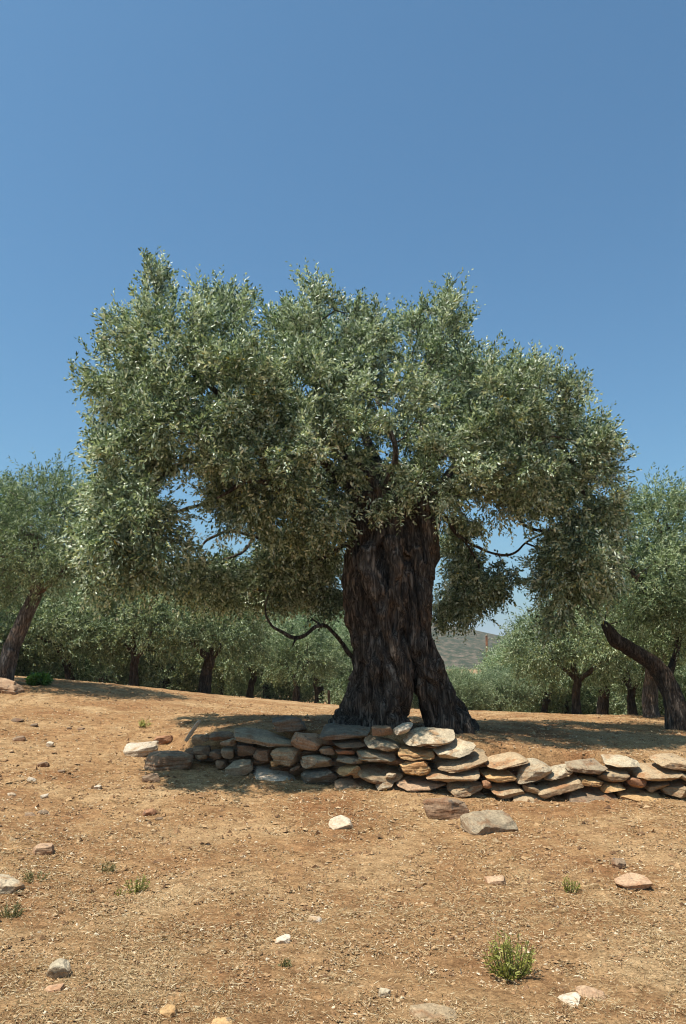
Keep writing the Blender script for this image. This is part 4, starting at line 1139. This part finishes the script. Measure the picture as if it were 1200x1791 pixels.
# ------------------------------------------------------------------ weeds and small plants
def weed(px, py, wpx, hpx, mat, label, seed, stems=30, lf=14, leafl=.022, leafw=.006, cat='plant', name='weed', group=None, fan=.8):
    rng = np.random.default_rng(seed)
    d = ground_hit(px, py)
    x = (px - 600) / F * d
    W, H = wpx * d / F, hpx * d / F
    root = empty(name, (x, d, ht(x, d)), label, cat, group)
    g, lg = Geo(), Geo()
    for s in range(stems):
        a = rng.uniform(0, 2 * math.pi); rr = math.sqrt(rng.uniform()) 
        tipv = np.array((math.cos(a) * rr * W * .5, math.sin(a) * rr * W * .5, H * (1 - .45 * rr * rr) * rng.uniform(.7, 1.05)))
        b = np.array((math.cos(a) * rr * W * .14, math.sin(a) * rr * W * .14, -.005))
        m = (b + tipv) / 2 + np.array((0, 0, -H * .06)) + tipv * np.array((.12, .12, 0)) * fan
        pl = spline([b, m, tipv], 5)
        v, f = tube(pl, np.linspace(.0028, .0012, len(pl)), 4, cap=False)
        g.add(v, f, np.full(len(v), .3))
        for k in range(lf):
            t = rng.uniform(.18, 1.0)
            p = pl[min(int(t * (len(pl) - 1)), len(pl) - 2)]
            p = p + (pl[min(int(t * (len(pl) - 1)), len(pl) - 2) + 1] - p) * rng.uniform()
            dr = unit(rng.normal(size=3) * .7 + unit(tipv) * .9)
            sd = unit(np.cross(dr, rng.normal(size=3)))
            l_, w_ = leafl * rng.uniform(.6, 1.3), leafw * rng.uniform(.7, 1.3)
            vv = np.array([p, p + dr * l_ * .5 + sd * w_ * .5, p + dr * l_, p + dr * l_ * .5 - sd * w_ * .5])
            lg.add(vv, np.array([(0, 1, 2), (0, 2, 3)]), np.full(4, np.clip(rng.normal(.35 + .45 * t, .2), 0, 1)))
    add_obj('stems', g.mesh('stems'), DRYGREEN, root)
    add_obj('foliage', lg.mesh('foliage', False), mat, root)
weed(870, 1712, 88, 66, GREEN, 'bright yellow green little shrub in the right foreground', 1, stems=60, lf=16, leafl=.026, leafw=.0075, name='green_shrub', cat='shrub')
weed(972, 1562, 36, 26, GREEN, 'small green weed on bare ground above the bright shrub', 2, stems=22, lf=10, leafl=.02)
weed(264, 1562, 44, 28, GREEN, 'small green weed with a dark shadow on the left foreground', 3, stems=26, lf=12, leafl=.02)
weed(208, 1526, 40, 16, DRYGREEN, 'faded flat weed just above the green weed on the left', 4, stems=20, lf=8)
weed(60, 1606, 42, 22, DRYGREEN, 'brownish dry weed below the whitish stone at the left edge', 5, stems=26, lf=10)
weed(95, 1545, 50, 18, DRYGREEN, 'yellowish straggling weed right beside the whitish banded stone', 6, stems=22, lf=9)
weed(236, 1568, 18, 12, GREEN, 'tiny green sprout at the foot of the left green weed', 7, stems=9, lf=7, leafl=.016)
weed(266, 1271, 20, 14, GREEN, 'small green grass tuft on the slope above the pale slab', 8, stems=26, lf=8, leafl=.05, leafw=.006, name='grass_tuft', cat='grass tuft')
weed(8, 1490, 26, 12, GREEN, 'green tuft at the left edge above the whitish banded stone', 9, stems=16, lf=8)
weed(505, 1694, 24, 14, DRYGREEN, 'thin dry green weed low in the middle foreground', 10, stems=12, lf=8)
weed(80, 1199, 40, 22, leaf_mat('bright_bush_leaf', [(0, (.03, .08, .01)), (.5, (.07, .17, .025)), (1, (.13, .26, .05))], .3, .5, 0), 'vivid green low bush right of the leaning left trunk', 11, stems=40, lf=30, leafl=.08, leafw=.035, name='green_bush', cat='bush')

# pale fallen twigs
def twig(pts, r, label, mat):
    d0 = ground_hit(*pts[0])
    W = []
    for px, py in pts:
        d = ground_hit(px, py); x = (px - 600) / F * d
        W.append((x, d, ht(x, d) + r * 1.2))
    W = np.array(W)
    s = spline(W, 6)
    v, f = tube(s - W[0], np.linspace(r, r * .45, len(s)), 7, wob=.2)
    g = Geo(); g.add(v, f)
    o = add_obj('fallen_twig', g.mesh('fallen_twig'), mat); o.location = W[0]
    tag(o, label, 'twig')
BLEACHED = bark_mat('bleached_wood', (.3, .26, .2), (.48, .43, .35), (.62, .57, .48), 3)
twig([(-6, 1770), (16, 1769), (34, 1776), (48, 1790)], .005, 'pale bleached curved twig in the lower left corner', BLEACHED)
twig([(788, 1690), (790, 1706), (788, 1722)], .0035, 'thin pale straight twig left of the bright shrub', BLEACHED)
def splinter():
    d = 9.75
    a, b = P(330, 1288, d), P(345, 1268, d + .1)
    z0 = a[2]
    me = stone_mesh(.30, .08, .05, 77, 2)
    o = add_obj('stone_sliver', me, ST['cream']); c = (a + b) / 2; o.location = c
    o.rotation_euler = (.1, -math.atan2(b[2] - a[2], b[0] - a[0]), 0)
    tag(o, 'thin pale sliver of stone standing at an angle on the left end of the wall', 'stone')
splinter()

# ------------------------------------------------------------------ litter on the ground
def scatter_xy(n, rng, ymin, ymax, power=1.0, half=0.62):
    u = rng.uniform(size=n)
    y = (ymin ** (-power) + u * (ymax ** (-power) - ymin ** (-power))) ** (-1 / power)
    x = rng.uniform(-1, 1, size=n) * (y * half + 0.6)
    return x, y

def straw_litter():
    rng = np.random.default_rng(90)
    n = 280000
    x, y = scatter_xy(n, rng, 2.6, 17.5, 1.0)
    dens = fbm(np.stack([x * .9, y * .9, 0 * x + 3], 1), 3) + 0.5 * vnoise(np.stack([x * 5, y * 5, 0 * x + 7], 1))
    keep = rng.uniform(size=n) < np.clip(0.62 + 0.8 * dens, 0.12, 1)
    x, y = x[keep], y[keep]; n = len(x)
    z = height(x, y) + rng.uniform(0.004, 0.020, size=n)
    a = rng.uniform(0, 2 * math.pi, n)
    el = rng.normal(size=n) * 0.16
    stand = rng.uniform(size=n) < 0.05
    el = np.where(stand, rng.uniform(.4, 1.2, n), el)
    d = np.stack([np.cos(a) * np.cos(el), np.sin(a) * np.cos(el), np.sin(el)], 1)
    sc = np.clip(y / 5.0, .8, 1.8)
    L = rng.uniform(.010, .042, n) * (0.8 + 0.25 * sc); W = rng.uniform(.0022, .0058, n) * sc
    sd = unit(np.cross(d, np.stack([rng.normal(size=n) * .35, rng.normal(size=n) * .35, np.ones(n)], 1)))
    p = np.stack([x, y, z], 1)
    v = np.stack([p - sd * W[:, None] * .5, p + sd * W[:, None] * .5, p + d * L[:, None]], 1)
    v = np.concatenate([v, (p + d * L[:, None] * .55 - sd * W[:, None] * .45 + np.array((0, 0, .002)))[:, None]], 1).reshape(-1, 3)
    b = (np.arange(n) * 4)[:, None]
    f = np.vstack([b + np.array([[0, 1, 2]]), b + np.array([[0, 2, 3]])])
    me = mesh_from('straw_litter', v, f, shade=False)
    attr(me, 'rnd', np.repeat(np.clip(rng.normal(.52, .24, n), 0, 1), 4))
    o = add_obj('straw_litter', me, STRAW)
    tag(o, 'dry broken straw and leaf litter strewn over the slope', 'straw', kind='stuff')
straw_litter()

def gravel():
    rng = np.random.default_rng(91)
    n = 115000
    x, y = scatter_xy(n, rng, 2.6, 17, 1.0)
    s = 0.0042 * (1 + rng.pareto(2.7, n)); s = np.clip(s, .004, .019) * np.clip(y / 5, .8, 1.7)
    z = height(x, y) + s * .25 + 0.004
    octa = np.array([(1, 0, -.3), (0, 1, -.3), (-1, 0, -.3), (0, -1, -.3), (0, 0, .9)], float)
    of = np.array([(0, 1, 4), (1, 2, 4), (2, 3, 4), (3, 0, 4)])
    v = octa[None] * rng.uniform(.6, 1.25, size=(n, 5, 1)) + rng.normal(size=(n, 5, 3)) * .25
    v = v * (s[:, None] * np.stack([rng.uniform(.8, 1.5, n), rng.uniform(.8, 1.3, n), rng.uniform(.4, .9, n)], 1))[:, None]
    a = rng.uniform(0, 6.28, n); ca, sa = np.cos(a)[:, None], np.sin(a)[:, None]
    v = np.stack([v[..., 0] * ca - v[..., 1] * sa, v[..., 0] * sa + v[..., 1] * ca, v[..., 2]], -1)
    v = v + np.stack([x, y, z], 1)[:, None]
    f = (of[None] + (np.arange(n) * 5)[:, None, None]).reshape(-1, 3)
    me = mesh_from('gravel', v.reshape(-1, 3), f, shade=False)
    attr(me, 'rnd', np.repeat(np.clip(rng.normal(.50, .27, n), 0, 1) * np.where(s > .014, .75, 1), 5))
    o = add_obj('gravel', me, GRIT)
    tag(o, 'loose gravel and small stone chips over the bare earth', 'gravel', kind='stuff')
gravel()

# ------------------------------------------------------------------ the air: thin summer haze
def haze():
    x, y0, y1, z0, z1 = 3000, -600, 4300, -14, 130
    v = [(-x, y0, z0), (x, y0, z0), (x, y1, z0), (-x, y1, z0), (-x, y0, z1), (x, y0, z1), (x, y1, z1), (-x, y1, z1)]
    f = [(0, 3, 2, 1), (4, 5, 6, 7), (0, 1, 5, 4), (1, 2, 6, 5), (2, 3, 7, 6), (3, 0, 4, 7)]
    m = bpy.data.materials.new('haze'); m.use_nodes = True
    nt = m.node_tree; nt.nodes.clear()
    out = nt.nodes.new('ShaderNodeOutputMaterial'); pv = nt.nodes.new('ShaderNodeVolumePrincipled')
    pv.inputs['Color'].default_value = (0.86, 0.92, 1.0, 1); pv.inputs['Density'].default_value = 0.0003
    nt.links.new(pv.outputs[0], out.inputs['Volume'])
    o = add_obj('haze', mesh_from('haze', v, f, shade=False), m)
    tag(o, 'thin pale summer haze over the grove and hill', 'haze', kind='stuff')
haze()
